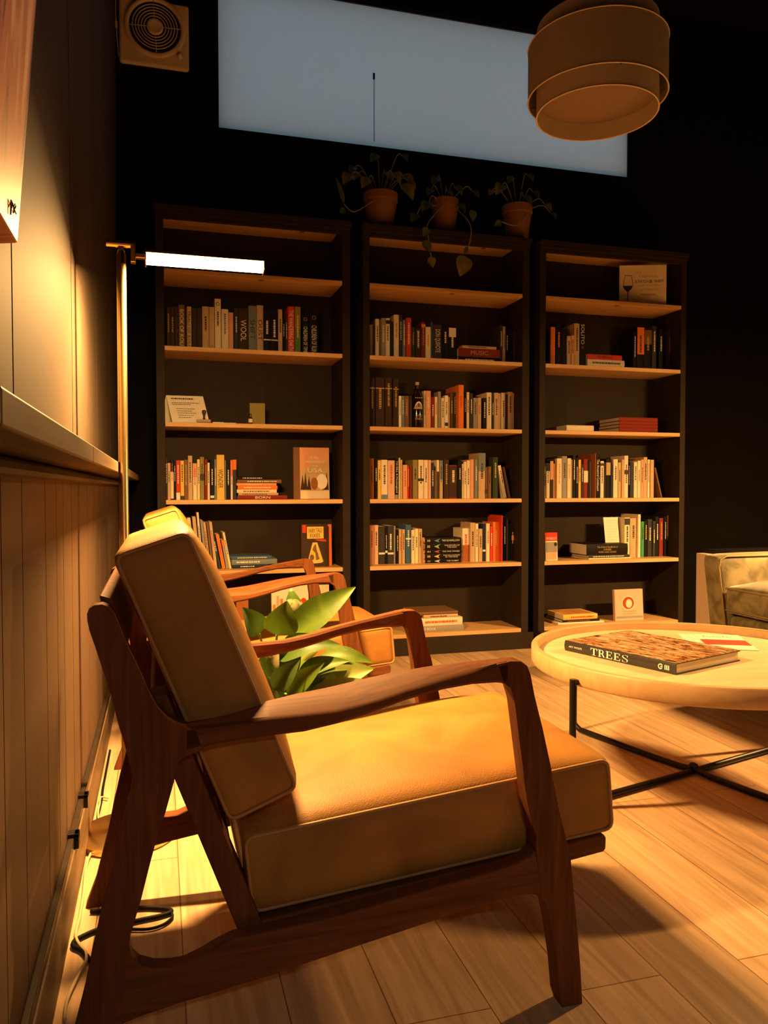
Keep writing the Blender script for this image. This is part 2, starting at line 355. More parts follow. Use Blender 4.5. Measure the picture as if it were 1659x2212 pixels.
# ------------------------------------------------------------------ bookcases
YS = 3.90; YBK = 4.166
SH = [1.913, 1.548, 1.187, .815, .470, .110]
def make_bookcase(name, xa, xi0, xi1, xb, label, plinth=True, leftp=0.0, rightp=0.0):
    r = empty(name, ((xa + xb) / 2, YS, 0)); ox = -(xa + xb) / 2; oy = -YS
    def bx(*a): m = MB(); m.box(a[0] + ox, a[1] + ox, a[2] + oy, a[3] + oy, a[4], a[5]); return m
    bx(xa, xi0, YS, YB - .012, .0, 2.19).build('side_panel', PAINT, r, bevel=.0015)
    bx(xi1, xb, YS, YB - .012, .0, 2.19).build('side_panel', PAINT, r, bevel=.0015)
    bx(xi0, xi1, YBK, YB - .012, .09, 2.19).build('back_panel', PAINT, r)
    for i, z in enumerate(SH):
        m = bx(xi0 + .0005, xi1 - .0005, YS + (.0 if i else .0), YBK, z - .021, z)
        m.build('shelf', PINE, r, bevel=.0015)
    bx(xi0, xi1, YS + .02, YBK, 2.183, 2.203).build('top_board', PINE, r)
    c = bx(xi0, xi1, YS, YS + .02, 2.147, 2.19)
    c.box(xa + ox, xb + ox, YS + oy - .004, YB - .012 + oy, 2.203, 2.207)
    c.box(xa - .006 + ox, xb + .006 + ox, YS - .018 + oy, YS + .03 + oy, 2.186, 2.208).box(xa - .002 + ox, xb + .002 + ox, YS - .010 + oy, YS + oy, 2.168, 2.186)
    c.build('cornice', PAINT, r, bevel=.003)
    if plinth: bx(xi0 - leftp, xi1 + rightp, YS - .016, YS + .0, 0, .0885).build('plinth', PAINT, r, bevel=.002)
    return tag(r, label, 'bookcase', 'bookcases along the back wall')
make_bookcase('bookcase', -.009, .030, .894, .934, 'dark painted bookcase behind the floor lamp, its pine shelves partly hidden by armchairs', True, .03, .035)
make_bookcase('bookcase', 1.0015, 1.036, 1.886, 1.927, 'dark painted bookcase with pine shelves, the middle one of three', True, .03, .066)
make_bookcase('bookcase', 1.988, 2.024, 2.878, 2.912, 'dark painted bookcase with pine shelves nearest the green velvet sofa', True, .03, .03)

# ------------------------------------------------------------------ ventilation fan
HOUS = plain('aged_cream_enamel', (.70, .58, .45), .45, .08, 10)
DARKV = plain('fan_dark_interior', (.015, .010, .008), .8, .1, 30)
vf = empty('ventilation_fan', (0, YB, 3.16)); tag(vf, 'square cream wall ventilation fan with round ringed grille and pull chain', 'fan')
VX0, VX1, VZ0, VZ1 = -.172, .165, -.178, .150
m = MB().box(VX0, VX1, -.03, 0, VZ0, VZ1)
m.build('housing', HOUS, vf, bevel=.018, seg=3)
def disc_y(m, cx, cz, prof, n=48):     # prof: (radius, y) lathed round the y axis
    v = []; f = []; k = len(prof)
    for r, y in prof:
        for i in range(n): a = math.tau * i / n; v.append((cx + r * math.cos(a), y, cz + r * math.sin(a)))
    for j in range(k - 1):
        for i in range(n): f.append((j * n + i, j * n + (i + 1) % n, (j + 1) * n + (i + 1) % n, (j + 1) * n + i))
    return m.add(v, f)
gcx, gcz = .0, .012
m = MB(); disc_y(m, gcx, gcz, [(.150, -.03), (.146, -.040), (.134, -.043), (.127, -.040), (.124, -.032)]); m.build('grille_rim', HOUS, vf, smooth=True)
m = MB(); disc_y(m, gcx, gcz, [(.124, -.0315), (.001, -.0315)]); m.build('fan_opening', DARKV, vf)
m = MB()
for r in (.052, .066, .080, .094, .108): m.tube([(gcx + r * math.cos(a * math.tau / 40), -.038, gcz + r * math.sin(a * math.tau / 40)) for a in range(40)], .0026, 6, True)
for a in range(4): m.tube([(gcx + .038 * math.cos(a * math.pi / 2 + .05), -.037, gcz + .038 * math.sin(a * math.pi / 2 + .05)), (gcx + .126 * math.cos(a * math.pi / 2 + .05), -.037, gcz + .126 * math.sin(a * math.pi / 2 + .05))], .002, 6)
m.build('grille', HOUS, vf, smooth=True)
m = MB(); disc_y(m, gcx, gcz, [(.040, -.034), (.040, -.042), (.034, -.047), (.026, -.044), (.001, -.043)]); m.build('hub_cap', HOUS, vf, smooth=True)
m = MB(); disc_y(m, .118, -.112, [(.016, -.03), (.016, -.034), (.009, -.036), (.009, -.05), (.001, -.052)], 20); m.build('knob', HOUS, vf, smooth=True)
m = MB(); m.tube([(VX0 - .012, -.02, .26), (VX0 - .014, -.02, .06), (VX0 - .010, -.02, -.04), (VX0 - .002, -.02, -.15)], .002, 6).tube([(VX0 - .013, -.02, .02), (VX0 - .012, -.02, -.01)], .006, 8); m.build('pull_chain', HOUS, vf)

# ------------------------------------------------------------------ painting on the panelled wall
def paint_material():
    m, nt, b = nodes_of('abstract_canvas'); N, L = nt.nodes.new, nt.links.new
    b.inputs['Roughness'].default_value = .5
    tc = N('ShaderNodeTexCoord'); mp = N('ShaderNodeMapping'); mp.inputs['Scale'].default_value = (1, 11, 1.9); L(tc.outputs['Object'], mp.inputs[0])
    nz = N('ShaderNodeTexNoise'); nz.inputs['Scale'].default_value = 1.3; nz.inputs['Detail'].default_value = 6; nz.inputs['Distortion'].default_value = 1.4; L(mp.outputs[0], nz.inputs['Vector'])
    cr = N('ShaderNodeValToRGB'); e = cr.color_ramp.elements
    e[0].position = .385; e[0].color = (.045, .014, .007, 1); e[1].position = .42; e[1].color = (.42, .10, .02, 1)
    for p, c in ((.50, (.58, .17, .035, 1)), (.56, (.50, .16, .04, 1)), (.61, (.62, .36, .16, 1)), (.66, (.70, .50, .28, 1))): k = e.new(p); k.color = c
    L(nz.outputs['Fac'], cr.inputs[0]); L(cr.outputs[0], b.inputs['Base Color']); return m
PAINTING = paint_material()
pcor = at_x(38, 533, -.156); ptop = at_y(80, 0, pcor.y)
pa = empty('painting', (XL, .80, pcor.z)); tag(pa, 'large rust orange abstract canvas hanging on the panelled wall above the ledge', 'painting')
fr = MB()
y0, y1, zt = -.75, pcor.y - .80, .95
xb1 = pcor.x - XL; xt1 = xb1 + (ptop.x - pcor.x) / (ptop.z - pcor.z) * zt; xb0, xt0 = .004, xt1 - (xb1 - .004)
fr.add([(xb0, y0, 0), (xb1, y0, .004), (xb1, y1, .004), (xb0, y1, 0), (xt0, y0, zt), (xt1, y0, zt), (xt1, y1, zt), (xt0, y1, zt)],
       [(0, 3, 2, 1), (4, 5, 6, 7), (0, 1, 5, 4), (1, 2, 6, 5), (2, 3, 7, 6), (3, 0, 4, 7)])
fr.build('canvas', PAINTING, pa, bevel=.002)
BRN = plain('dark_brown_ink', (.06, .025, .012), .6)
sg = MB()
def on_canvas(px, py):
    p = at_x(px, py, pcor.x); z = p.z - pcor.z; p = at_x(px, py, pcor.x + (xt1 - xb1) * z / zt + .0008); return p - Vector((XL, .80, pcor.z))
for q in (((23, 464), (24, 432), (28, 440), (25, 449)), ((30, 460), (30, 444), (33, 441), (34, 447), (31, 452), (35, 462))):
    sg.tube([on_canvas(*p) for p in q], .0009, 5)
sg.build('signature', BRN, pa)

# ------------------------------------------------------------------ pendant lamp
SHADE = plain('linen_shade', (.37, .31, .27), .85, .08, 140, bump=.1)
SHIN = plain('linen_shade_lit', (.50, .42, .34), .8, .05, 90)  # inner drum's linen made paler, light from below put into its colour
DISC = plain('frosted_disc', (.24, .165, .115), .7, .05, 60)
TRIMW = plain('shade_binding', (.72, .58, .44), .7, .05, 90)
def drum(cx_px, cy_px, d):
    D = ray(cx_px, cy_px); return Vector((0, 0, EYE)) + D * d
pc = drum(1289, 213, 2.6); R1 = .2235; R2 = R1 * .873; zb = pc.z
pl = empty('pendant_lamp', (pc.x, pc.y, zb)); tag(pl, 'double drum pendant lamp with unlit brown linen shades above the coffee table', 'lamp')
def shell(m, r, z0, z1, t=.003, n=64): return m.lathe([(r, z0), (r, z1), (r - t, z1), (r - t, z0)], n=n, close=True)
shell(MB(), R1, 0, .168).build('outer_shade', SHADE, pl, smooth='auto')
shell(MB(), R2, -.052, .232).build('inner_shade', SHIN, pl, smooth='auto')
for nm, r, z in (('outer_binding', R1, 0), ('outer_binding', R1, .168), ('inner_binding', R2, -.052)):
    MB().tube([(r * math.cos(a * math.tau / 64), r * math.sin(a * math.tau / 64), z) for a in range(64)], .0024, 6, True).build(nm, TRIMW, pl, smooth=True)
MB().lathe([(0, .006), (R2 - .004, .006), (R2 - .004, .009), (0, .009)], n=64).build('diffuser', DISC, pl, smooth='auto')
sp = MB()
for k in range(3):
    a = k * math.tau / 3 + .35; sp.tube([(0, 0, .15), (R1 * .99 * math.cos(a), R1 * .99 * math.sin(a), .15)], .002, 6)
    for q in (-.01, .1): sp.tube([(R2 * math.cos(a), R2 * math.sin(a), q + .02), (R1 * .995 * math.cos(a), R1 * .995 * math.sin(a), q + .02)], .002, 6)
sp.build('spider_frame', BLACKM, pl)
MB().tube([(0, 0, .12), (0, 0, ZC - zb)], .004, 8).build('cord', BLACKM, pl)
MB().lathe([(0, ZC - zb - .03), (.05, ZC - zb - .03), (.06, ZC - zb - .001), (0, ZC - zb - .001)], n=24).build('ceiling_rose', BLACKM, pl)

# ------------------------------------------------------------------ coffee table
TC = Vector((1.555, 2.025, 0)); TR = .487; TZ = .385
tb = empty('coffee_table', TC); tag(tb, 'round mango wood tray coffee table on crossed black metal legs', 'table')
MB().lathe([(TR - .004, TZ - .052), (TR, TZ - .046), (TR, TZ - .004), (TR - .003, TZ), (TR - .019, TZ), (TR - .022, TZ - .003), (TR - .024, TZ - .026), (TR - .05, TZ - .0262), (TR - .05, TZ - .052)], n=96, close=True).build('rim', TRAYW, tb, smooth='auto')
TS = TZ - .025
MB().lathe([(0, TZ - .045), (TR - .026, TZ - .045), (TR - .026, TS), (0, TS)], n=96).build('tray', TRAYTOP, tb, smooth='auto')
a0 = math.atan2(2.505 - TC.y, 1.425 - TC.x)
RL = TR + .016
for k in range(4):
    a = a0 + k * math.pi / 2; dx, dy = math.cos(a), math.sin(a)
    pts = [(RL * dx, RL * dy, TZ - .03), (RL * dx, RL * dy, .05), (RL * .99 * dx, RL * .99 * dy, .025), ((RL - .03) * dx, (RL - .03) * dy, .012)]
    MB().tube(smooth_path(pts, 4), .0095, 10).tube([(RL * dx, RL * dy, TZ - .040), ((TR - .003) * dx, (TR - .003) * dy, TZ - .040)], .008, 10).build('leg', BLACKM, tb, smooth='auto')
for k in range(2):
    a = a0 + k * math.pi / 2; dx, dy = math.cos(a), math.sin(a)
    pts = [(-(RL - .03) * dx, -(RL - .03) * dy, .012), (-.06 * dx, -.06 * dy, .011), (0, 0, .011 + (.017 if k == 0 else 0)), (.06 * dx, .06 * dy, .011), ((RL - .03) * dx, (RL - .03) * dy, .012)]
    MB().tube(smooth_path(pts, 6), .0095, 10).build('cross_bar', BLACKM, tb, smooth='auto')
m = MB()
m.tube([((TR - .07) * math.cos(t * math.tau / 64), (TR - .07) * math.sin(t * math.tau / 64), TZ - .058) for t in range(64)], .006, 8, True)
m.build('support_ring', BLACKM, tb, smooth=True)

# big book and postcards on the table
def forest_cover():
    m, nt, b = nodes_of('autumn_forest_photo'); N, L = nt.nodes.new, nt.links.new
    b.inputs['Roughness'].default_value = .3
    tc = N('ShaderNodeTexCoord'); mp = N('ShaderNodeMapping'); mp.inputs['Scale'].default_value = (7, 26, 1); L(tc.outputs['Object'], mp.inputs[0])
    nz = N('ShaderNodeTexNoise'); nz.inputs['Scale'].default_value = 1.6; nz.inputs['Detail'].default_value = 8; nz.inputs['Roughness'].default_value = .75; nz.inputs['Distortion'].default_value = 2.0; L(mp.outputs[0], nz.inputs['Vector'])
    cr = N('ShaderNodeValToRGB'); e = cr.color_ramp.elements
    e[0].position = .40; e[0].color = (.015, .012, .010, 1); e[1].position = .445; e[1].color = (.10, .03, .015, 1)
    for p, c in ((.465, (.50, .10, .025, 1)), (.49, (.55, .30, .10, 1)), (.505, (.12, .06, .03, 1)), (.525, (.62, .42, .16, 1)), (.555, (.75, .66, .48, 1)), (.59, (.50, .13, .04, 1)), (.65, (.8, .75, .66, 1))): k = e.new(p); k.color = c
    L(nz.outputs['Fac'], cr.inputs[0]); L(cr.outputs[0], b.inputs['Base Color']); return m
INKB = plain('black_ink', (.02, .017, .015), .5); INKW = plain('white_ink', (.82, .78, .70), .5, .03)
PAGES = plain('paper_pages', (.72, .62, .47), .8, .06, 200)
BCOV = plain('black_book_jacket', (.030, .028, .024), .3)
p_l, p_r = at_z(1220.8, 1405, TS), at_z(1460, 1458.4, TS); p_f = at_z(1579, 1424.4, TS)
ex = (p_r - p_l); LB = ex.length; ex.normalize(); WB = (p_f - p_r).length; ey = Vector((-ex.y, ex.x, 0))
HB = (p_l - at_y(1220.8, 1383, p_l.y)).length
bk = empty('book', p_l, rz=math.atan2(ex.y, ex.x)); tag(bk, 'large coffee table book with TREES on its spine lying on the round table', 'book')
cv = MB().box(0, LB, .002, WB, 0, .0035).box(0, LB, .002, WB, HB - .0035, HB)
n = 8; pr = [(-.004 * math.sin(math.pi * i / n), HB * i / n) for i in range(n + 1)] + [(.003, HB), (.003, 0)]
cv.add([(x, y, z) for x in (0, LB) for y, z in pr], [tuple(range(len(pr)))[::-1], tuple(range(len(pr), 2 * len(pr)))] + [(i, i + 1, i + 1 + len(pr), i + len(pr)) for i in range(len(pr) - 1)])
cv.build('cover', BCOV, bk, smooth='auto')
MB().box(.004, LB - .004, .004, WB - .005, .0035, HB - .0035).build('pages', PAGES, bk)
MB().box(.0, LB, .004, WB, HB, HB + .0006).build('cover_photo', forest_cover(), bk)
def serif_word(word, parent, x0, zc, wid, hei, y):
    m = MB(); n = len(word); cw = wid / n
    for i, ch in enumerate(word):
        ox = x0 + i * cw; X = lambda u: ox + u * cw * .92; Z = lambda v: zc + (v - .5) * hei
        def R(u0, u1, v0, v1): m.add([(X(u0), y, Z(v0)), (X(u1), y, Z(v0)), (X(u1), y, Z(v1)), (X(u0), y, Z(v1))], [(0, 1, 2, 3)])
        def ribbon(pts):
            q = [(X(u), y, Z(v)) for u, v, a, b in pts] ; L_ = [(X(u + a), y, Z(v + b)) for u, v, a, b in pts]; k = len(pts)
            m.add(q + L_, [(j, j + 1, k + j + 1, k + j) for j in range(k - 1)])
        if ch == 'T': R(.40, .60, 0, 1); R(.24, .76, 0, .05); R(.02, .98, .93, 1); R(.02, .10, .70, .93); R(.90, .98, .70, .93)
        if ch == 'E': R(.14, .34, 0, 1); R(.02, .90, 0, .06); R(.02, .86, .94, 1); R(.34, .66, .48, .54); R(.60, .66, .36, .66); R(.82, .90, .06, .28); R(.79, .86, .74, .94)
        if ch == 'R':
            R(.14, .34, 0, 1); R(.02, .46, 0, .05); R(.02, .5, .94, 1); R(.34, .5, .47, .53)
            ribbon([(.5 + .3 * math.sin(t), .735 + .265 * math.cos(t), -.16 * math.sin(t), -.06 * math.cos(t)) for t in [math.pi * j / 10 for j in range(11)]])
            ribbon([(.46, .5, .2, 0), (.74, .05, .2, 0), (.80, 0, .2, .04)])
        if ch == 'S':
            P = [(.80, .80), (.66, .95), (.42, .98), (.20, .86), (.18, .70), (.34, .57), (.60, .46), (.78, .32), (.76, .14), (.52, .02), (.28, .05), (.12, .22)]; W_ = [.05, .06, .09, .14, .18, .2, .2, .18, .14, .09, .06, .05]
            ps = smooth_path([(u, v, 0) for u, v in P], 4); k = len(ps)
            pts = []
            for j, p in enumerate(ps):
                w_ = W_[min(len(W_) - 1, round(j / 4))] * .5; pts.append((p.x - w_ * .9, p.y - w_ * .25, w_ * 1.8, w_ * .5))
            ribbon(pts); R(.78, .84, .70, .98); R(.10, .16, .02, .30)
    return m.build('title', INKW, parent)
serif_word('TREES', bk, LB * .265, HB * .5, LB * .36, HB * .66, -.0050)
lettering('author_name', 'ART WOLFE', INKW, bk, (LB * .115, -.0048, HB * .52), (1, 0, 0), (0, 0, 1), LB * .13, HB * .17)
m = MB(); m.tube([(LB * .885 + HB * .2 * math.cos(t * math.tau / 16 + .5), -.0042, HB * .5 + HB * .2 * math.sin(t * math.tau / 16 + .5)) for t in range(14)], HB * .055, 6).box(LB * .885, LB * .885 + HB * .2, -.0048, -.0035, HB * .45, HB * .53)
for q in range(3): m.box(LB * (.918 + q * .014), LB * (.926 + q * .014), -.0048, -.0030, HB * .3, HB * .7)
m.build('publisher_mark', INKW, bk)
CARD = plain('white_card', (.80, .75, .66), .5, .03); REDP = plain('red_print', (.62, .07, .04), .5, .35, 30)
cA, cB_, cC_ = at_z(1497, 1370, TS), at_z(1594, 1373, TS), at_z(1637, 1406, TS)
e1 = (cB_ - cA); W1 = e1.length; e1.normalize(); e2 = Vector((e1.y, -e1.x, 0)); H1 = max(.09, (cC_ - cB_).length)
for k, (off, up) in enumerate(((-.052, 0), (-.024, .0006), (0, .0012))):
    c = empty('postcard', cA + e1 * off + Vector((0, 0, up)), rz=math.atan2(e1.y, e1.x) + (.02 * (2 - k)))
    tag(c, ('lowest white postcard under two others beside the tree book', 'middle white postcard of three fanned beside the tree book', 'top white postcard with red band lying beside the tree book')[k], 'postcard', 'postcards on the coffee table')
    MB().box(0, W1, -H1, 0, 0, .0005).build('card', CARD, c)
    if k == 2:
        MB().box(.002, W1 - .002, -H1 * .72, -H1 * .38, .0005, .0007).build('red_band', REDP, c)
        mm = MB()
        for q in range(9): mm.tube([(W1 * (.15 + q * .07), -H1 * .2, .0008), (W1 * (.18 + q * .07), -H1 * (.13 + .04 * (q % 3)), .0008), (W1 * (.20 + q * .07), -H1 * .2, .0008)], .0006, 4)
        mm.build('script_writing', INKB, c)

# ------------------------------------------------------------------ rounded cushions
def cushion(name, mat, parent, quad4, y0, y1, r=.02, bulge=(.0, .0, .0), n=14, extra=None):
    """quad4: TL, TR, BR, BL corners (x, z); rounded box filling them from y0 to y1, top swelling by bulge[0], sides by bulge[1], front end by bulge[2]"""
    TL, TR_, BR, BL = [Vector((p[0], 0, p[1])) for p in quad4]
    hx = ((TR_ - TL).length + (BR - BL).length) / 4; hz = ((TL - BL).length + (TR_ - BR).length) / 4; hy = (y1 - y0) / 2
    bm = bmesh.new(); bmesh.ops.create_cube(bm, size=2)
    bmesh.ops.subdivide_edges(bm, edges=bm.edges[:], cuts=n, use_grid_fill=True)
    H = Vector((hx, hy, hz))
    for v in bm.verts:
        u = v.co.copy(); u = Vector([math.copysign(1 - (1 - abs(c)) ** 1.6 if False else abs(c), c) for c in u])
        # denser loops near the edges
        u = Vector([math.sin(c * math.pi / 2) for c in u])
        p = Vector((u.x * H.x, u.y * H.y, u.z * H.z)); q = Vector([max(-(H[i] - r), min(H[i] - r, p[i])) for i in range(3)]); d = p - q
        if d.length > 1e-9: p = q + d.normalized() * r
        s = (p.x / hx, p.y / hy, p.z / hz)
        f = (1 - min(1, abs(s[0])) ** 4) * (1 - min(1, abs(s[1])) ** 4)
        g = (1 - min(1, abs(s[0])) ** 4) * (1 - min(1, abs(s[2])) ** 4)
        h = (1 - min(1, abs(s[1])) ** 4) * (1 - min(1, abs(s[2])) ** 4)
        a = (s[0] + 1) / 2; b = (s[2] + 1) / 2
        top = TL.lerp(TR_, a); bot = BL.lerp(BR, a); w = bot.lerp(top, b)
        nz_ = (top - bot).normalized(); nx_ = (TR_ - TL).normalized()
        w = w + nz_ * (bulge[0] * f * max(0, s[2])) + nx_ * (bulge[2] * h * max(0, s[0]))
        y = (y0 + y1) / 2 + s[1] * hy + math.copysign(bulge[1] * g * abs(s[1]), s[1])
        v.co = Vector((w.x, y, w.z))
    me = bpy.data.meshes.new(name); bm.to_mesh(me); bm.free(); me.materials.append(mat)
    me.polygons.foreach_set('use_smooth', [True] * len(me.polygons))
    o = bpy.data.objects.new(name, me); COL.objects.link(o)
    if parent: o.parent = parent
    return o
def round_loop(quad4, rad, k=4):
    P = [Vector((p[0], 0, p[1])) for p in quad4]; out = []
    for i in range(4):
        a, b, c = P[i - 1], P[i], P[(i + 1) % 4]; d1 = (a - b).normalized(); d2 = (c - b).normalized()
        for j in range(k + 1):
            t = j / k; p = b + d1 * rad * (1 - t) ** 2 + d2 * rad * t ** 2; out.append(p)
    return out

def inset(q, d):
    cx = sum(p[0] for p in q) / 4; cz = sum(p[1] for p in q) / 4; out = []
    for i in range(4):
        b = Vector((q[i][0], 0, q[i][1])); a = Vector((q[i - 1][0], 0, q[i - 1][1])); c = Vector((q[(i + 1) % 4][0], 0, q[(i + 1) % 4][1]))
        v = (a - b).normalized() + (c - b).normalized(); p = b + v * d; out.append((p.x, p.z))
    return out
# ------------------------------------------------------------------ lounge chairs
YN = 1.165; FW = .585; THK = .032
CX, CY = .27, YN + FW / 2
def L(px, py, y=YN): p = at_y(px, py, y); return (p.x - CX, p.z)
def cb(x, y): return (380 + x / 1.728, 1400 + y / 1.728)
def c6(x, y): return (170 + x / 2.8119, 1060 + y / 2.8119)
def c5(x, y): return (60 + x / 2.658, 1380 + y / 2.658)
def poly(pts, f): return [L(*f(*p)) for p in pts]
def make_chair():
    r = empty('lounge_chair')
    ys = -FW / 2
    # outlines of the side frame, seen straight from its side
    knob = poly([(52, 790), (50, 750), (62, 716), (92, 696), (140, 690), (185, 706), (215, 745), (250, 830), (290, 930), (360, 1070), (430, 1230), (480, 1320), (540, 1385), (620, 1430), (715, 1452)], c6)
    inner = poly([(750, 1575), (640, 1620), (612, 1650)], c6) + poly([(870, 690), (840, 820), (790, 1000), (740, 1150), (700, 1300), (650, 1500), (620, 1600), (592, 1690), (580, 1760)], c5)
    foot = [L(225, 2280), L(174, 2424), L(108, 2426), L(140, 2312), L(165, 2212)]
    outer = poly([(320, 2050), (360, 1850), (420, 1580), (500, 1270), (560, 1000), (600, 840), (603, 800), (585, 720), (550, 585)], c5) + poly([(240, 1420), (200, 1250), (150, 1100), (100, 950), (65, 850)], c6)
    def clampz(pts): return [(x, max(0.0, z)) for x, z in pts]
    back = clampz(knob + inner + [L(262, 2160)] + foot + outer)
    zfoot = min(z for x, z in back)
    rail_top = poly([(580, 1760), (592, 1830), (640, 1875), (720, 1897), (820, 1895), (900, 1880), (1000, 1830), (1090, 1775), (1180, 1730), (1329, 1700)], c5) + poly([(600, 1003), (900, 915), (1200, 832), (1270, 806), (1320, 780), (1345, 752)], cb)
    rail_bot = poly([(1380, 935), (1330, 922), (1280, 928), (1200, 945), (1000, 1010), (700, 1110), (360, 1225), (0, 1335)], cb) + [L(300, 2200), L(262, 2216), L(240, 2240), L(222, 2230)]
    rail = rail_top + rail_bot
    front = poly([(1200, 61), (1250, 50), (1290, 50), (1312, 66), (1325, 100), (1340, 180), (1370, 300), (1400, 440), (1430, 600), (1455, 700), (1475, 790), (1485, 900), (1495, 1000), (1510, 1180), (1518, 1335)], cb) + [L(1257, 2184), L(1215, 2188)] + poly([(1430, 1300), (1420, 1180), (1400, 1050), (1385, 965), (1365, 935), (1345, 750), (1345, 700), (1330, 660), (1310, 560), (1290, 400), (1265, 200), (1250, 150), (1222, 131)], cb)
    front = clampz(front); zl = min(z for x, z in front); front = [(x, 0.0 if z < zl + .006 else z) for x, z in front]
    back = [(x, 0.0 if z < .02 else z) for x, z in back]
    # armrest: sections along its length (near-face top, near-face bottom, width across)
    arm = [((40, 296), (40, 392), .032), ((150, 283), (150, 362), .036), ((260, 269), (260, 343), .046), ((360, 257), (360, 329), .066), ((480, 245), (480, 315), .080), ((600, 231), (600, 286), .088), ((690, 209), (690, 258), .088), ((760, 189), (760, 234), .086), ((860, 155), (860, 197), .078), ((1000, 114), (1000, 157), .064), ((1110, 84), (1110, 137), .050), ((1200, 60), (1200, 131), .038), ((1238, 51), (1238, 134), .032)]
    def side(sgn):
        y0, y1 = (ys, ys + THK) if sgn < 0 else (-ys - THK, -ys)
        MB().prism_y(back, y0, y1).build('rear_leg', WALNUT_Z, r, bevel=.006, seg=3)
        MB().prism_y(front, y0, y1).build('front_leg', WALNUT_Z, r, bevel=.006, seg=3)
        MB().prism_y(rail, y0 + .001, y1 - .001).build('side_rail', WALNUT_X, r, bevel=.006, seg=3)
        vs = []; fs = []; nn = 8
        for t, b, w in arm:
            xt, zt_ = L(*cb(*t)); xb_, zb_ = L(*cb(*b)); e = .005
            o_, i_ = (ys, ys + w) if sgn < 0 else (-ys, -ys - w); s = 1 if sgn < 0 else -1
            th = min(.3, w * 0) ; mid = (zt_ + zb_) / 2
            # paddle: inner edge thinner than the outer face
            lift = .010 * max(0, (w - .034) / .04); it = zt_ + lift; ib = it - min(zt_ - zb_ + .004, .034)
            vs += [(xb_, o_ + s * e, zb_), (xb_, o_, zb_ + e), (xt, o_, zt_ - e), (xt, o_ + s * e, zt_), (xt, i_ - s * e, it), (xt, i_, it - e), (xb_, i_, ib + e), (xb_, i_ - s * e, ib)]
        for k in range(len(arm) - 1):
            for j in range(nn):
                q = (k * nn + j, k * nn + (j + 1) % nn, (k + 1) * nn + (j + 1) % nn, (k + 1) * nn + j); fs.append(q if sgn < 0 else q[::-1])
        caps = [tuple(range(nn))[::-1], tuple(range((len(arm) - 1) * nn, len(arm) * nn))]
        fs += caps if sgn < 0 else [c[::-1] for c in caps]
        o = MB().add(vs, fs).build('armrest', WALNUT_X, r, smooth='auto', weld=True)
    side(-1); side(1)
    yi = -ys - THK
    # crest rail between the two rear posts, back boards, seat deck
    kx, kz = L(*c6(130, 745)); k2x, k2z = L(*c6(215, 960))
    dx, dz = k2x - kx, k2z - kz; ln = math.hypot(dx, dz); ux, uz = dx / ln, dz / ln
    MB().prism_y([(kx - .004, kz + .022), (kx + .014, kz + .016), (kx + .014 + ux * .07, kz + .016 + uz * .07), (kx - .006 + ux * .07, kz + .010 + uz * .07)], -yi, yi).build('crest_rail', WALNUT_X, r, bevel=.004)
    bq = [L(305, 1500, YN + .06), L(360, 1490, YN + .06), L(566, 1985, YN + .06), L(512, 1995, YN + .06)]
    for k in (-1, 1): MB().prism_y(bq, k * (yi - .032) - .03, k * (yi - .032) + .03).build('back_post', WALNUT_Z, r, bevel=.003)
    for t in (.05, .33, .62, .9):
        p = Vector((bq[0][0], 0, bq[0][1])).lerp(Vector((bq[3][0], 0, bq[3][1])), t)
        MB().prism_y([(p.x + .004, p.z), (p.x + .012, p.z + .004), (p.x + .030, p.z - .036), (p.x + .022, p.z - .040)], -yi + .062, yi - .062).build('back_slat', WALNUT_X, r, bevel=.003)
    sq = [L(545, 1990, YN + .05), L(1300, 1799, YN + .05), L(1307, 1806, YN + .05), L(1306, 1832, YN + .05), L(1300, 1838, YN + .05), L(1226, 1858, YN + .05), L(548, 2022, YN + .05)]
    MB().prism_y(sq, -yi + .012, yi - .012).build('seat_deck', WALNUT_X, r, bevel=.004)
    # cushions
    yc = YN + .05
    sc_ = [L(520, 1806, yc), L(1320, 1633, yc), L(1331, 1795, yc), L(540, 1982, yc)]
    yy = FW / 2 - .05
    s = cushion('seat_cushion', TAN, r, sc_, -yy, yy, .018, (.028, .004, .004))
    for sg_ in (-1, 1):
        lp = round_loop(inset(sc_, .006), .016); MB().tube([(p.x, sg_ * (yy - .002), p.z) for p in lp], .0032, 6, True).build('piping', PIPE, s, smooth=True)
    bc = [L(236, 1198, yc), L(409, 1140, yc), L(652, 1706, yc), L(494, 1785, yc)]
    # the cushion's long axis runs down the chair: its face towards the seat is the swelling side
    bb = cushion('back_cushion', TAN, r, [bc[1], bc[2], bc[3], bc[0]], -yy, yy, .018, (.022, .004, .0))
    for sg_ in (-1, 1):
        lp = round_loop(inset(bc, .006), .014); MB().tube([(p.x, sg_ * (yy - .002), p.z) for p in lp], .0032, 6, True).build('piping', PIPE, bb, smooth=True)
    return r
chA = make_chair(); chA.location = (CX, CY, 0)
chB = copy_tree(chA); chB.location = (CX + .012, CY + 1.385, 0)
tag(chA, 'tan leather lounge chair with walnut frame nearest the viewer by the panelled wall', 'armchair', 'lounge chairs along the panelled wall')
tag(chB, 'tan leather lounge chair with walnut frame in front of the bookcases beyond the plant', 'armchair', 'lounge chairs along the panelled wall')

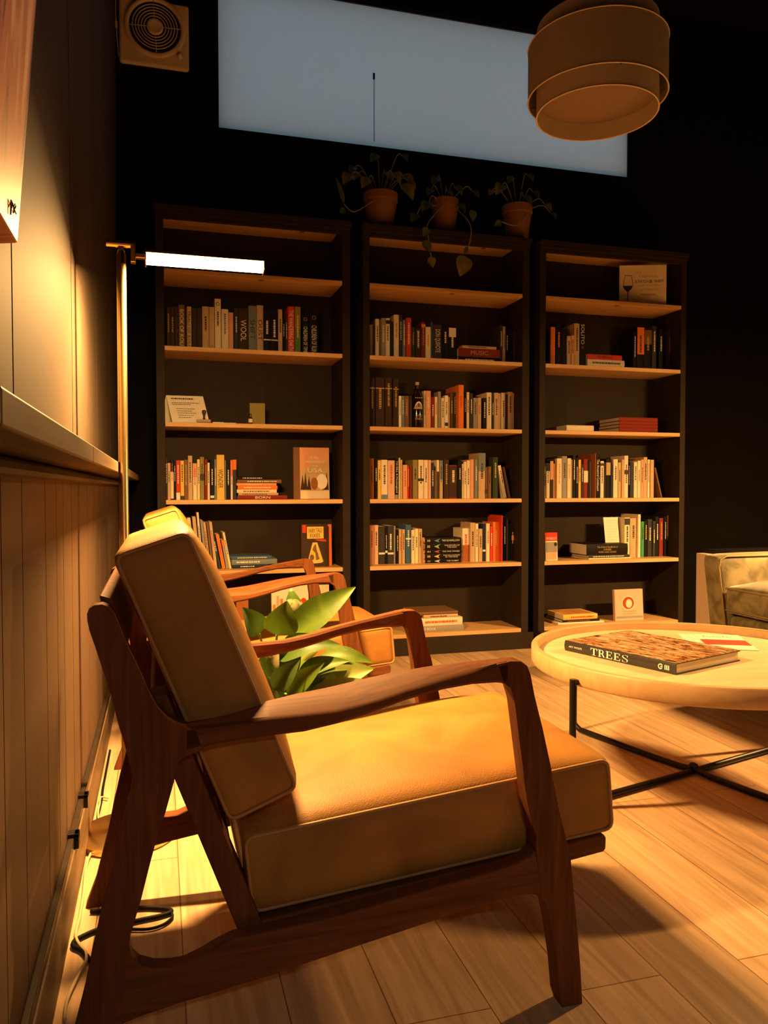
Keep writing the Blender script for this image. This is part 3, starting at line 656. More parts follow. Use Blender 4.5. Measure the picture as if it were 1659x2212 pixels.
# ------------------------------------------------------------------ sofa and side cabinet
sf = empty('sofa', (2.62, 2.3, 0)); tag(sf, 'olive green velvet sofa with piped edges beyond the coffee table', 'sofa')
def S(px, py, d_y): return at_y(px, py, d_y) - Vector((2.62, 2.3, 0))
ya1 = 2.95                                      # outer face of the far arm
a_in = 2.84
f0 = at_y(1518, 1215, ya1); zt = at_y(1560, 1195, ya1).z
xf = f0.x - 2.62
def sbox(nm, x0, x1, y0, y1, z0, z1, r=.02, bu=(.0, .0, .0), parent=sf, n=10):
    return cushion(nm, VELVET, parent, [(x0, z1), (x1, z1), (x1, z0), (x0, z0)], y0, y1, r, bu, n)
zt = zt
def tapered(nm, y0, y1):
    o = cushion(nm, VELVET, sf, [(xf - .012, zt), (xf + .86, zt), (xf + .86, .10), (xf + .05, .10)], y0, y1, .028, (.006, .004, 0), 10)
    for yy_ in ((y0,) if y0 > 0 else (y1,)):
        MB().tube([(xf + .052, yy_, .14), (xf - .003, yy_, zt - .05), (xf + .004, yy_, zt - .016), (xf + .035, yy_, zt - .003), (xf + .8, yy_, zt - .003)], .004, 6).build('piping', plain('velvet_piping', (.30, .22, .10), .6), o, smooth=True)
    return o
tapered('arm', a_in - 2.3, ya1 - 2.3)
tapered('arm', 1.05 - 2.3, 1.16 - 2.3)
sbox('base', xf + .045, xf + .84, 1.17 - 2.3, a_in - 2.3 - .005, .10, .325, .02)
zc = at_y(1549, 1266, a_in - .02).z
for k, (ya, yb_) in enumerate(((1.175, 1.98), (1.99, a_in - .008))):
    c = sbox('seat_cushion', xf + .015, xf + .70, ya - 2.3, yb_ - 2.3, .335, zc, .03, (.05, .0, .012))
    for z in (zc - .012, .352): MB().tube([(xf + .04 if q in (0, 3) else xf + .018, (ya - 2.3 + .01 + (yb_ - ya - .02) * t), z) for q, t in ((1, 0), (1, .5), (1, 1))], .004, 6).build('piping', plain('velvet_piping', (.30, .22, .10), .6), c, smooth=True)
cushion('backrest', VELVET, sf, [(xf + .66, zt + .03), (xf + .88, zt + .03), (xf + .88, .12), (xf + .60, .12)], 1.17 - 2.3, a_in - 2.3, .04, (.02, 0, 0), 10)
for x in (xf + .1, xf + .78):
    for y in (1.1 - 2.3, 2.88 - 2.3): MB().lathe([(0, 0), (.014, 0), (.024, .10), (0, .10)], (x, y, 0), 14).build('leg', WALNUT_Z, sf, smooth='auto')
cab = empty('side_cabinet', (2.47, 2.97, 0)); tag(cab, 'pale side cabinet with black top between the sofa and the bookcases', 'cabinet')
PALE = plain('pale_panel', (.62, .47, .34), .5, .05, 6)
zcab = at_y(1498, 1195, 3.21).z
MB().box(0, .55, 0, .245, 0, zcab).build('body', PALE, cab, bevel=.002)
MB().box(.05, .56, -.01, .255, zcab, zcab + .018).build('top', BLACKM, cab, bevel=.003)

# ------------------------------------------------------------------ plants
def leaf(mb, base, tip, width, face=(0, -1, .4), droop=.12, fold=.18, n=9, wave=0.0):
    base = Vector(base); tip = Vector(tip); ax = tip - base; ln = ax.length; ax.normalize()
    fc = Vector(face); fc = (fc - ax * fc.dot(ax)).normalized(); sd = ax.cross(fc).normalized()
    vs = []; fs = []
    for i in range(n + 1):
        t = i / n
        w = width * .5 * (math.sin(math.pi * min(1, t ** .75)) ** .8) * (1 - .25 * t) if 0 < i < n else width * .015
        c = base + ax * (ln * t) + fc * (ln * droop * math.sin(math.pi * t))
        for j, s in enumerate((-1, -.55, 0, .55, 1)):
            up = abs(s) ** 1.3 * fold * width + wave * width * math.sin(t * 9 + j) * abs(s)
            vs.append(c + sd * (s * w) + fc * up * (w / (width * .5)))
    for i in range(n):
        for j in range(4): a = i * 5 + j; fs.append((a, a + 1, a + 6, a + 5))
    return mb.add(vs, fs)
G_MID = leaf_mat('leaf_green', (.052, .100, .008), (.10, .165, .013))
G_DARK = leaf_mat('leaf_dark_green', (.035, .075, .010), (.065, .125, .016))
G_LITE = leaf_mat('leaf_pale_green', (.15, .20, .03), (.28, .31, .08))
G_VAR = leaf_mat('leaf_variegated', (.06, .12, .015), (.42, .42, .21), 1.0)
TERRA = plain('terracotta', (.21, .09, .042), .8, .15, 20)
SOIL = plain('potting_soil', (.03, .02, .012), .95, .3, 80, bump=.6)
STEMG = plain('leaf_stem', (.14, .20, .05), .5)
CERAM = plain('dark_ceramic', (.06, .045, .035), .45)
PX0 = Vector((.30, 2.16, 0))
pp = empty('potted_plant', PX0); tag(pp, 'broad leaved green houseplant with some cream striped leaves between the armchairs', 'plant')
MB().lathe([(0, 0), (.095, 0), (.105, .02), (.125, .22), (.128, .235), (.119, .235), (.116, .215), (0, .215)], n=40).build('pot', CERAM, pp, smooth='auto')
MB().lathe([(0, .21), (.115, .21), (.10, .218), (0, .222)], n=28).build('soil', SOIL, pp)
root = PX0 + Vector((0, 0, .22))
hero = [ # base px, tip px, y of base, y of tip, width m, mat, facing, droop
    ((630, 1368), (768, 1268), 2.10, 2.06, .095, 'm', (-.35, -1, .45), .06),
    ((598, 1372), (620, 1298), 2.02, 2.00, .100, 'm', (.0, -1, .25), .10),
    ((642, 1345), (628, 1270), 2.13, 2.14, .060, 'v', (-.2, -1, .1), .12),
    ((560, 1370), (524, 1312), 2.05, 2.02, .070, 'd', (.2, -1, .3), .08),
    ((600, 1440), (752, 1405), 2.05, 1.95, .080, 'm', (0, -.5, 1), .20),
    ((628, 1478), (810, 1444), 2.00, 1.93, .062, 'm', (0, -.55, 1), .12),
    ((690, 1490), (806, 1446), 1.96, 1.90, .080, 'l', (.1, -.8, .7), .08),
    ((612, 1450), (650, 1392), 2.00, 1.97, .075, 'd', (-.3, -1, .3), .06),
    ((606, 1505), (702, 1466), 1.98, 1.92, .055, 'd', (0, -.9, .6), .10),
    ((606, 1520), (578, 1396), 2.02, 2.00, .055, 'v', (-.3, -1, 0), .05),
    ((640, 1420), (705, 1378), 2.12, 2.10, .060, 'l', (.2, -1, .6), .08),
    ((590, 1425), (660, 1388), 2.16, 2.14, .070, 'm', (0, -1, .4), .05),
    ((640, 1500), (720, 1440), 2.04, 2.00, .055, 'v', (0, -1, .4), .06),
    ((612, 1530), (640, 1440), 1.97, 1.96, .045, 'd', (-.5, -1, .1), .05),
    ((640, 1515), (780, 1490), 1.98, 1.90, .070, 'd', (0, -.7, .8), .08),
    ((700, 1440), (790, 1420), 2.08, 2.05, .060, 'm', (.1, -.8, .8), .1),
    ((650, 1520), (700, 1480), 2.06, 2.02, .08, 'd', (0, -1, .4), .05),
    ((600, 1480), (625, 1410), 2.10, 2.10, .08, 'd', (0, -1, .2), .05),
    ((600, 1425), (735, 1392), 2.00, 1.93, .075, 'd', (-.1, -.8, .8), .16),
    ((640, 1462), (756, 1428), 1.97, 1.90, .060, 'm', (.1, -.8, .8), .10),
    ((620, 1500), (700, 1432), 1.93, 1.88, .060, 'm', (-.2, -1, .5), .08),
    ((590, 1490), (648, 1425), 1.92, 1.90, .060, 'd', (-.3, -1, .3), .08),
    ((575, 1470), (600, 1385), 1.95, 1.93, .065, 'v', (-.5, -1, .2), .08),
    ((660, 1515), (800, 1470), 1.93, 1.88, .065, 'l', (.1, -.8, .8), .06),
    ((610, 1410), (690, 1372), 2.08, 2.04, .070, 'm', (0, -1, .5), .10),
    ((690, 1420), (806, 1432), 2.02, 1.97, .060, 'm', (.2, -.8, .8), .12),
    ((620, 1540), (690, 1500), 1.92, 1.88, .060, 'd', (0, -1, .5), .05),
    ((590, 1530), (560, 1440), 1.95, 1.93, .060, 'd', (-.3, -1, .2), .05),
]
MM = {'m': G_MID, 'd': G_DARK, 'l': G_LITE, 'v': G_VAR}
for b, t, yb_, yt_, w, k, fc, dr in hero:
    B = at_y(*b, yb_); T = at_y(*t, yt_)
    lf = leaf(MB(), B - PX0, T - PX0, w, fc, dr, .16).build('leaf', MM[k], pp, smooth=True)
    md = lf.modifiers.new('round', 'SUBSURF'); md.levels = md.render_levels = 1
    mid = root.lerp(B, .55) + Vector((0, 0, .03))
    MB().tube(smooth_path([root - PX0 + Vector((random.uniform(-.03, .03), random.uniform(-.03, .03), -.01)), mid - PX0, B - PX0], 5), .0032, 6).build('stem', STEMG, pp, smooth=True)
for k in range(8):
    a = random.uniform(0, math.tau); rr = random.uniform(.05, .12); B = Vector((rr * math.cos(a), rr * math.sin(a), random.uniform(.27, .36)))
    T = B + Vector((math.cos(a) * .12, math.sin(a) * .12, random.uniform(-.02, .08)))
    leaf(MB(), B, T, .06, (-math.cos(a) * .6, -math.sin(a) * .6, 1), .15).build('leaf', MM[random.choice('mdd')], pp, smooth=True)
    MB().tube([(0, 0, .21), B * .6 + Vector((0, 0, .12)), B], .003, 6).build('stem', STEMG, pp, smooth=True)

# trailing plants in terracotta pots on top of the bookcases
P_DARK = leaf_mat('pothos_leaf', (.05, .085, .015), (.12, .15, .03))
P_LITE = leaf_mat('pothos_leaf_yellow', (.16, .15, .03), (.28, .24, .06))
VINE = plain('vine_stem', (.22, .20, .08), .6)
def pothos(px0, px1, py_top, label, leaves, vines, Y=4.0, upright=()):
    a = at_y(px0, py_top, Y); b = at_y(px1, py_top, Y); rr = (b.x - a.x) / 2; c = Vector(((a.x + b.x) / 2, Y + .0, 2.2085)); h = a.z - c.z
    r = empty('potted_pothos', c); tag(r, label, 'plant', 'trailing plants on top of the bookcases')
    MB().lathe([(0, 0), (rr * .62, 0), (rr * .70, h * .04), (rr * .94, h * .78), (rr, h * .80), (rr, h), (rr * .9, h), (rr * .86, h * .82), (0, h * .82)], n=32).build('pot', TERRA, r, smooth='auto')
    MB().lathe([(0, h * .82), (rr * .86, h * .82), (0, h * .88)], n=20).build('soil', SOIL, r)
    top = c + Vector((0, 0, h * .85))
    for px, py, w, lt, dy in leaves:
        t = at_y(px, py, Y + dy); st = top.lerp(t, .75) + Vector((0, 0, .04))
        MB().tube(smooth_path([top + (t - top) * .12 - c, st - c, t - c], 5), .0028, 5).build('stem', VINE, r, smooth=True)
        dirx = 1 if px > (px0 + px1) / 2 else -1
        leaf(MB(), t - c, t - c + Vector((dirx * w * .55, -.02, -w * .75)), w * .85, (dirx * .2, -1, .45), .10).build('leaf', P_LITE if lt else P_DARK, r, smooth=True)
    for path, lv in vines:
        pts = [top - c + Vector((0, -rr * .5, .02))] + [at_y(px, py, yy) - c for px, py, yy in path]
        MB().tube(smooth_path(pts, 6), .003, 6).build('vine', VINE, r, smooth=True)
        for px, py, px2, py2, w, yy, lt in lv:
            leaf(MB(), at_y(px, py, yy) - c, at_y(px2, py2, yy) - c, w, (.1, -1, .1), .05).build('leaf', P_LITE if lt else P_DARK, r, smooth=True)
def q6(x, y): return (690 + x / 3.13, 300 + y / 3.13)
pothos(786, 858, 417, 'terracotta pot of trailing pothos with the fullest leaves on the middle bookcase',
       [(*q6(215, 240), .085, 1, -.02), (*q6(265, 235), .06, 1, .03), (*q6(335, 270), .08, 1, -.04), (*q6(440, 225), .07, 1, .02), (*q6(490, 230), .075, 1, -.03), (*q6(560, 240), .09, 1, .0), (*q6(550, 310), .11, 1, -.05), (*q6(390, 110), .07, 0, .05), (*q6(550, 105), .06, 0, .05), (*q6(240, 190), .06, 0, .03), (*q6(600, 290), .06, 1, -.03)],
       [([(*q6(285, 470), 3.93), (*q6(220, 490), 3.93), (*q6(165, 440), 3.92)], [(*q6(175, 480), *q6(135, 500), .04, 3.92, 0), (*q6(165, 440), *q6(110, 260), .03, 3.95, 0)])])
pothos(932, 989, 431, 'terracotta pot half hidden by a dark trailing plant between two other pots',
       [(*q6(800, 260), .07, 0, .02), (*q6(760, 340), .06, 0, -.03), (*q6(910, 320), .07, 0, -.02), (*q6(740, 430), .08, 0, -.08), (*q6(930, 440), .07, 0, -.06), (*q6(1030, 350), .06, 0, .0), (*q6(660, 510), .07, 0, -.08), (*q6(860, 350), .05, 0, -.05)],
       [([(*q6(740, 560), 3.875), (*q6(735, 640), 3.865), (*q6(745, 740), 3.865), (*q6(765, 830), 3.865)], [(*q6(700, 690), *q6(750, 770), .06, 3.862, 0), (*q6(745, 800), *q6(768, 870), .055, 3.862, 1), (*q6(730, 600), *q6(700, 660), .05, 3.865, 0)]),
        ([(*q6(1010, 560), 3.88), (*q6(1020, 680), 3.865), (*q6(985, 770), 3.865)], [(*q6(978, 790), *q6(950, 930), .105, 3.862, 1), (*q6(1000, 730), *q6(975, 780), .025, 3.862, 0), (*q6(1030, 480), *q6(1035, 560), .05, 3.87, 0)])])
pothos(1087, 1147, 444, 'terracotta pot of trailing pothos with a vine looped across its front',
       [(*q6(1240, 310), .09, 1, -.05), (*q6(1170, 350), .05, 1, -.03), (*q6(1300, 260), .06, 0, .04), (*q6(1400, 240), .06, 0, .04), (*q6(1440, 355), .06, 0, -.02), (*q6(1520, 440), .06, 1, -.05), (*q6(1380, 390), .07, 0, -.06), (*q6(1560, 500), .05, 0, -.03)],
       [([(*q6(1390, 520), 3.91), (*q6(1330, 585), 3.905), (*q6(1230, 560), 3.91)], [(*q6(1230, 560), *q6(1180, 590), .04, 3.905, 0)])])

# ------------------------------------------------------------------ cords along the floor
CORDB = plain('black_cord', (.006, .005, .004), .6, spec=.12); CORDW = plain('clear_cord', (.55, .42, .25), .35)
def fl(px, py, z=.005): p = at_z(px, py, z); return Vector((max(p.x, XL + .026), p.y, z))
bcp = [fl(*c5(*p)) for p in [(470, 640), (440, 740), (420, 860), (425, 920), (405, 1010), (395, 1090)]]
w = [fl(*c5(*p)) for p in [(395, 1110), (380, 1180), (345, 1300), (300, 1470), (285, 1600), (290, 1720), (330, 1830), (290, 1930), (240, 2080), (200, 2200)]]
tag(MB().tube(smooth_path(bcp, 6), .0035, 8).build('extension_cord', CORDB, smooth=True), 'thin black cord running along the baseboard beyond the near armchair', 'cord')
tag(MB().tube(smooth_path([p + Vector((.004 * math.sin(i * 2.2), 0, .003)) for i, p in enumerate(w)], 8), .003, 8).build('extension_cord', CORDW, smooth=True), 'pale translucent cord lying on the floor along the panelled wall', 'cord')
tag(MB().tube(smooth_path([fl(*c5(*p)) + Vector((0, 0, .004)) for p in [(460, 922), (400, 920), (375, 960), (355, 1010), (410, 1085)]], 6), .0026, 8).build('extension_cord', CORDW, smooth=True), 'short pale cord bowed over the baseboard edge by the black clips', 'cord')
lp = [fl(*c5(*p), .006) for p in [(360, 1850), (310, 1790), (262, 1765), (270, 1735), (330, 1700), (420, 1665), (620, 1620), (760, 1590), (825, 1565), (780, 1548), (640, 1545), (500, 1560), (360, 1565)]]
tag(MB().tube(smooth_path(lp, 8), .0045, 8).tube(smooth_path([fl(*c5(*p), .005) for p in [(825, 1570), (828, 1600), (780, 1640), (700, 1665), (600, 1668), (520, 1660)]], 8), .003, 8).build('power_cable', CORDB, smooth=True), 'black power cable coiled on the floor under the near armchair', 'cable')
for k, p in enumerate(((185, 1725), (165, 1822))):
    q = at_x(*p, -.174)
    tag(MB().box(XL, -.168, q.y - .012, q.y + .012, .142, .150).box(-.1775, -.168, q.y - .012, q.y + .012, .118, .150).build('cable_clip', BLACKM, bevel=.001), ('black cable clip on the baseboard further from the viewer', 'black cable clip on the baseboard closer to the viewer')[k], 'clip', 'cable clips on the baseboard')

# ------------------------------------------------------------------ books and other things on the shelves
BC = {  # colour word -> base colour
 'black': (.012, .010, .009), 'charcoal': (.045, .042, .042), 'dark brown': (.055, .032, .020), 'brown': (.20, .105, .05), 'tan': (.56, .39, .23),
 'cream': (.80, .68, .50), 'white': (.86, .8, .7), 'red': (.62, .055, .022), 'dark red': (.23, .030, .018), 'orange': (.80, .20, .04), 'salmon': (.74, .36, .21),
 'pink': (.70, .44, .34), 'yellow': (.74, .50, .11), 'olive': (.26, .22, .075), 'green': (.12, .23, .055), 'dark green': (.035, .055, .030), 'grey': (.30, .275, .25),
 'grey blue': (.18, .22, .24), 'blue': (.055, .12, .22), 'navy': (.02, .03, .06), 'purple': (.05, .035, .07), 'rust': (.36, .12, .035), 'leather brown': (.045, .025, .016), 'pale yellow': (.80, .69, .42), 'bright green': (.06, .32, .12)}
def bmat(c): return plain('book_' + c.replace(' ', '_'), BC[c], .55, .10, 25, spec=.1)
INK = {'k': plain('spine_black_ink', (.03, .022, .018), .6), 'w': plain('spine_white_ink', (.78, .72, .62), .6), 'g': plain('spine_gold_ink', (.45, .30, .10), .5), 'r': plain('spine_red_ink', (.55, .07, .03), .6), 'y': plain('spine_yellow_ink', (.75, .55, .12), .6), 'b': plain('spine_blue_ink', (.12, .22, .36), .6), 'n': plain('spine_green_ink', (.25, .42, .08), .6), 'o': plain('spine_orange_ink', (.75, .25, .06), .6)}
ORD = ['first', 'second', 'third', 'fourth', 'fifth', 'sixth', 'seventh', 'eighth', 'ninth', 'tenth', 'eleventh', 'twelfth', 'thirteenth', 'fourteenth', 'fifteenth', 'sixteenth', 'seventeenth', 'eighteenth', 'nineteenth', 'twentieth', 'twenty-first', 'twenty-second', 'twenty-third', 'twenty-fourth', 'twenty-fifth', 'twenty-sixth', 'twenty-seventh', 'twenty-eighth', 'twenty-ninth', 'thirtieth', 'thirty-first', 'thirty-second', 'thirty-third', 'thirty-fourth', 'thirty-fifth', 'thirty-sixth', 'thirty-seventh', 'thirty-eighth', 'thirty-ninth', 'fortieth']
rb = random.Random(3)
def scribble(m, x0, x1, z0, z1, y, vert=True):
    """unreadable small print: a broken row of short strokes"""
    if vert:
        z = z1
        while z > z0:
            h = rb.uniform(.004, .010); m.add([(x0, y, max(z - h, z0)), (x1, y, max(z - h, z0)), (x1, y, z), (x0, y, z)], [(0, 1, 2, 3)]); z -= h + rb.uniform(.0015, .004)
    else:
        x = x0
        while x < x1:
            h = rb.uniform(.004, .010); m.add([(x, y, z0), (min(x + h, x1), y, z0), (min(x + h, x1), y, z1), (x, y, z1)], [(0, 1, 2, 3)]); x += h + rb.uniform(.0015, .004)
def upright(x0, x1, zb_, h, yf, depth, col, title=None, ink='k', small=None, band=None, top=None, label=None, group=None, tilt=0.0, frac=.55, off=0.0, emblem=None):
    """a standing book with its spine towards the room"""
    w = max(.006, x1 - x0); r = empty('book', (x0, yf, zb_)); tag(r, label, 'book', group)
    r.rotation_euler = (0, tilt, 0)
    t = min(.0022, w * .2); m = MB()
    hard = h > .205 and w > .02
    e = .003 if hard else .0004
    if w > .012 and not hard: # softly rounded paperback spine
        m.prism_z([(0, .0015), (.0015, 0), (w - .0015, 0), (w, .0015), (w, .003), (0, .003)], 0, h)
    else:
        n = 6; m.prism_z([(w * i / n, .0025 - .0025 * math.sin(math.pi * i / n)) for i in range(n + 1)] + [(w, .0045), (0, .0045)], 0, h)
    m.box(0, t, .003, depth, 0, h).box(w - t, w, .003, depth, 0, h)
    m.build('cover', bmat(col), r)
    MB().box(t, w - t, .003, depth - e, e, h - e).build('pages', PAGES, r)
    y = -.0004
    if top: MB().add([(0, y, h * top[0]), (w, y, h * top[0]), (w, y, h * top[1]), (0, y, h * top[1])], [(0, 1, 2, 3)]).build('cover_band', bmat(top[2]), r)
    if band: MB().add([(0, y * 1.5, h * band[0]), (w, y * 1.5, h * band[0]), (w, y * 1.5, h * band[1]), (0, y * 1.5, h * band[1])], [(0, 1, 2, 3)]).build('band', INK[band[2]], r)
    if emblem:
        ez, er, ei = emblem; MB().tube([(w / 2 + er * math.cos(k * math.tau / 16), -.0006, h * ez + er * math.sin(k * math.tau / 16)) for k in range(16)], er * .16, 5, True).build('emblem', INK[ei], r)
    if title: lettering('title', title, INK[ink], r, (w * .5, -.0002, h * (.5 + off)), (0, 0, -1), (1, 0, 0), h * frac, w * .62, .0008)
    if small:
        m = MB(); a = h * rb.uniform(.35, .5); b = h * rb.uniform(.75, .9)
        scribble(m, w * .36, w * .64, a, b, -.0009)
        m.build('spine_print', INK[small], r)
    return r
def lying(x0, x1, z0, z1, yf, depth, col, title=None, ink='k', small=None, label=None, group=None, page_left=True, rz=0.0, tfrac=.5, toff=0.0, th=.55, face=None):
    """a book lying flat with its spine towards the room"""
    w = x1 - x0; h = max(.006, z1 - z0); r = empty('book', (x0, yf, z0), rz=rz); tag(r, label, 'book', group)
    t = min(.0022, h * .2); n = 6
    pr = [(.003 - .003 * math.sin(math.pi * i / n), h * i / n) for i in range(n + 1)] + [(.005, h), (.005, 0)]
    m = MB().add([(x, y, z) for x in (0, w) for y, z in pr], [tuple(range(len(pr)))[::-1], tuple(range(len(pr), 2 * len(pr)))] + [(i, (i + 1) % len(pr), (i + 1) % len(pr) + len(pr), i + len(pr)) for i in range(len(pr))])
    m.box(0, w, .004, depth, 0, t).box(0, w, .004, depth, h - t, h)
    m.build('cover', bmat(col), r)
    MB().box(.001, w - .001, .004, depth - .002, t, h - t).build('pages', PAGES, r)
    if face: MB().box(w * .08, w * .92, depth * .1, depth * .9, h, h + .0004).build('cover_picture', face, r)
    if title: lettering('title', title, INK[ink], r, (w * (.5 + toff), -.0002, h * .5), (1, 0, 0), (0, 0, 1), w * tfrac, h * th, .0008)
    if small:
        m = MB(); scribble(m, w * rb.uniform(.08, .25), w * rb.uniform(.6, .9), h * .36, h * .64, -.0009, False); m.build('spine_print', INK[small], r)
    return r
V = {}
CR = {'L1': (340, 440, 3.7705), 'L2': (340, 920, 3.7705), 'M1': (770, 480, 3.95), 'M2': (770, 940, 3.95), 'R1': (1150, 520, 4.74), 'R2': (1150, 940, 4.74)}
INNER = {'L': (.030, .894), 'M': (1.036, 1.886), 'R': (2.024, 2.878)}
CASE = {'L': 'bookcase behind the floor lamp', 'M': 'middle bookcase', 'R': 'bookcase near the sofa'}
SHN = {1: 'top shelf', 2: 'second shelf', 3: 'third shelf', 4: 'fourth shelf', 5: 'fifth shelf', 6: 'bottom shelf'}
def cvt(c, x, y): o = CR[c]; return (o[0] + x / o[2], o[1] + y / o[2])
CASE_S = {'L': 'lamp-side bookcase', 'M': 'middle bookcase', 'R': 'sofa-side bookcase'}
def row(crop, sh, items, yf=4.0, run='row', depth=(.13, .155)):
    """items: (x0, x1, ytop, colour, options) in the crop's pixels; left to right"""
    case = crop[0]; z = SH[sh - 1]; last = INNER[case][0] + .001; grp = f'upright books on the {SHN[sh]} of the {CASE_S[case]}' + ('' if run == 'row' else ', ' + run)
    for i, it in enumerate(items):
        x0, x1, yt, col = it[:4]; op = dict(it[4]) if len(it) > 4 else {}
        yj = yf + op.pop('y', rb.uniform(-.006, .006))
        d = min(YBK - .002 - yj, op.pop('d', rb.uniform(*depth)))
        a = at_y(*cvt(crop, x0, yt), yj); b = at_y(*cvt(crop, x1, yt), yj)
        xa = max(a.x, last); xb = min(max(b.x - .0005, xa + .006), INNER[case][1] - .001); last = xb + .0004
        h = a.z - z
        say = op.pop('say', None)
        if say: lab = f'{say}, {SHN[sh]}, {CASE_S[case]}'
        else: lab = f"{col} book, {ORD[i]} from left in {'' if run == 'row' else run + ' '}row on {SHN[sh]}, {CASE_S[case]}"
        upright(xa, xb, z, h, yj, d, col, label=lab, group=grp, **op)
def stack(crop, sh, items, yf=3.99, name='stack', base=None):
    """items from the lowest up: (x0, x1, ytop, ybot, colour, options)"""
    case = crop[0]; z = SH[sh - 1]; n = len(items); grp = f'books lying in the {name} on the {SHN[sh]} of the {CASE_S[case]}'
    for i, it in enumerate(items):
        x0, x1, yt, ybm, col = it[:5]; op = dict(it[5]) if len(it) > 5 else {}
        yj = yf + op.pop('y', 0.0); a = at_y(*cvt(crop, x0, yt), yj); b = at_y(*cvt(crop, x1, yt), yj); c = at_y(*cvt(crop, x0, ybm), yj)
        h = a.z - c.z; d = op.pop('d', .15); d = min(d, YBK - .003 - yj)
        pos = 'lying flat' if n == 1 else 'lowest' if i == 0 else 'topmost' if i == n - 1 else ORD[i] + ' from the bottom'
        say = op.pop('say', None)
        lab = f'{say} on {SHN[sh]}, {CASE_S[case]}' if say else f'{col} book, {pos} {"in" if n == 1 else "of"} {name} on {SHN[sh]}, {CASE_S[case]}'
        lying(a.x, b.x, z, z + h - .0004, yj, d, col, label=lab, group=grp, **op); z += h
S_ = lambda i: {'small': i}
# --- lamp-side bookcase
row('L1', 2, [(75, 104, 840, 'dark brown', S_('g')), (106, 139, 840, 'dark brown', S_('g')), (141, 170, 835, 'dark brown'),
  (172, 222, 822, 'brown', dict(title='BOOK OF KOLI', ink='w', frac=.8)), (224, 239, 845, 'dark brown'), (240, 276, 836, 'tan', dict(title='TRIALS OF KOLI', ink='k', frac=.8)),
  (281, 320, 850, 'dark brown'), (322, 362, 850, 'dark brown'), (365, 420, 835, 'tan', S_('k')), (422, 464, 840, 'tan', dict(emblem=(.1, .006, 'k'))), (467, 517, 773, 'cream', dict(emblem=(.9, .008, 'k'), small='k')),
  (522, 578, 857, 'cream', S_('b')), (580, 618, 885, 'salmon'), (624, 660, 850, 'dark green', S_('w')), (663, 738, 850, 'dark brown', dict(title='WOOL', ink='w', frac=.48)),
  (742, 808, 830, 'grey blue', dict(title='SHIFT', ink='k', frac=.42, say='grey blue book with SHIFT on its spine')), (810, 862, 826, 'tan', dict(title='DUST', ink='k', frac=.42, off=-.02, say='tan book with DUST on its spine')),
  (865, 922, 870, 'black', dict(band=(.31, .335, 'w'), small='w')), (924, 982, 870, 'black', dict(band=(.31, .335, 'w'), small='w')), (984, 1018, 860, 'tan', S_('k')), (1020, 1040, 930, 'black', S_('w')), (1042, 1060, 930, 'charcoal', S_('w')),
  (1062, 1116, 836, 'red', dict(title='THE WANDERING EARTH', ink='w', frac=.84)), (1120, 1166, 838, 'green', dict(top=(.55, 1, 'olive'), small='y')),
  (1180, 1231, 895, 'black', dict(title='CHILDREN OF TIME', ink='w', frac=.62, off=-.12, emblem=(.87, .008, 'g'))), (1242, 1310, 880, 'black', dict(title='CHILDREN OF RUIN', ink='w', frac=.62, off=-.12, emblem=(.87, .009, 'g')))])
row('L2', 4, [(66, 81, 268, 'charcoal', S_('w')), (82, 107, 302, 'tan', S_('k')), (108, 131, 268, 'black', dict(top=(.03, .68, 'cream'), small='r')), (132, 151, 270, 'navy', S_('w')), (152, 184, 280, 'red', dict(band=(0, .18, 'w'), small='w')),
  (186, 217, 282, 'yellow', dict(band=(0, .1, 'k'), small='k')), (218, 248, 275, 'brown', S_('g')), (249, 284, 243, 'tan', dict(small='k')), (288, 322, 305, 'cream', dict(top=(.62, 1, 'salmon'), small='r')), (324, 346, 272, 'pale yellow', S_('k')),
  (347, 380, 253, 'olive', dict(band=(.45, .6, 'k'), small='k')), (384, 405, 272, 'dark red', S_('g')), (407, 426, 300, 'cream', S_('k')), (430, 461, 272, 'black', dict(small='w', band=(.04, .1, 'w'))), (463, 482, 272, 'grey blue', S_('w')),
  (483, 545, 235, 'yellow', dict(title='WONDER', ink='k', frac=.42, off=-.03, say='tall yellow book with WONDER on its spine')), (547, 560, 280, 'grey blue'), (562, 592, 280, 'black', S_('w')), (596, 613, 278, 'cream', dict(top=(.6, 1, 'orange'), small='r')), (614, 643, 275, 'charcoal', dict(top=(.75, 1, 'orange')))])
stack('L2', 4, [(655, 1058, 563, 597, 'dark red', dict(title='BORN', ink='w', tfrac=.3, th=.62)), (660, 985, 542, 562, 'tan', S_('k')), (648, 972, 513, 541, 'cream', S_('k')), (655, 978, 480, 512, 'orange', S_('w')), (645, 970, 459, 479, 'salmon', S_('w')), (650, 1010, 428, 457, 'brown', S_('w')), (645, 975, 402, 427, 'black', S_('w'))], name='tall stack')
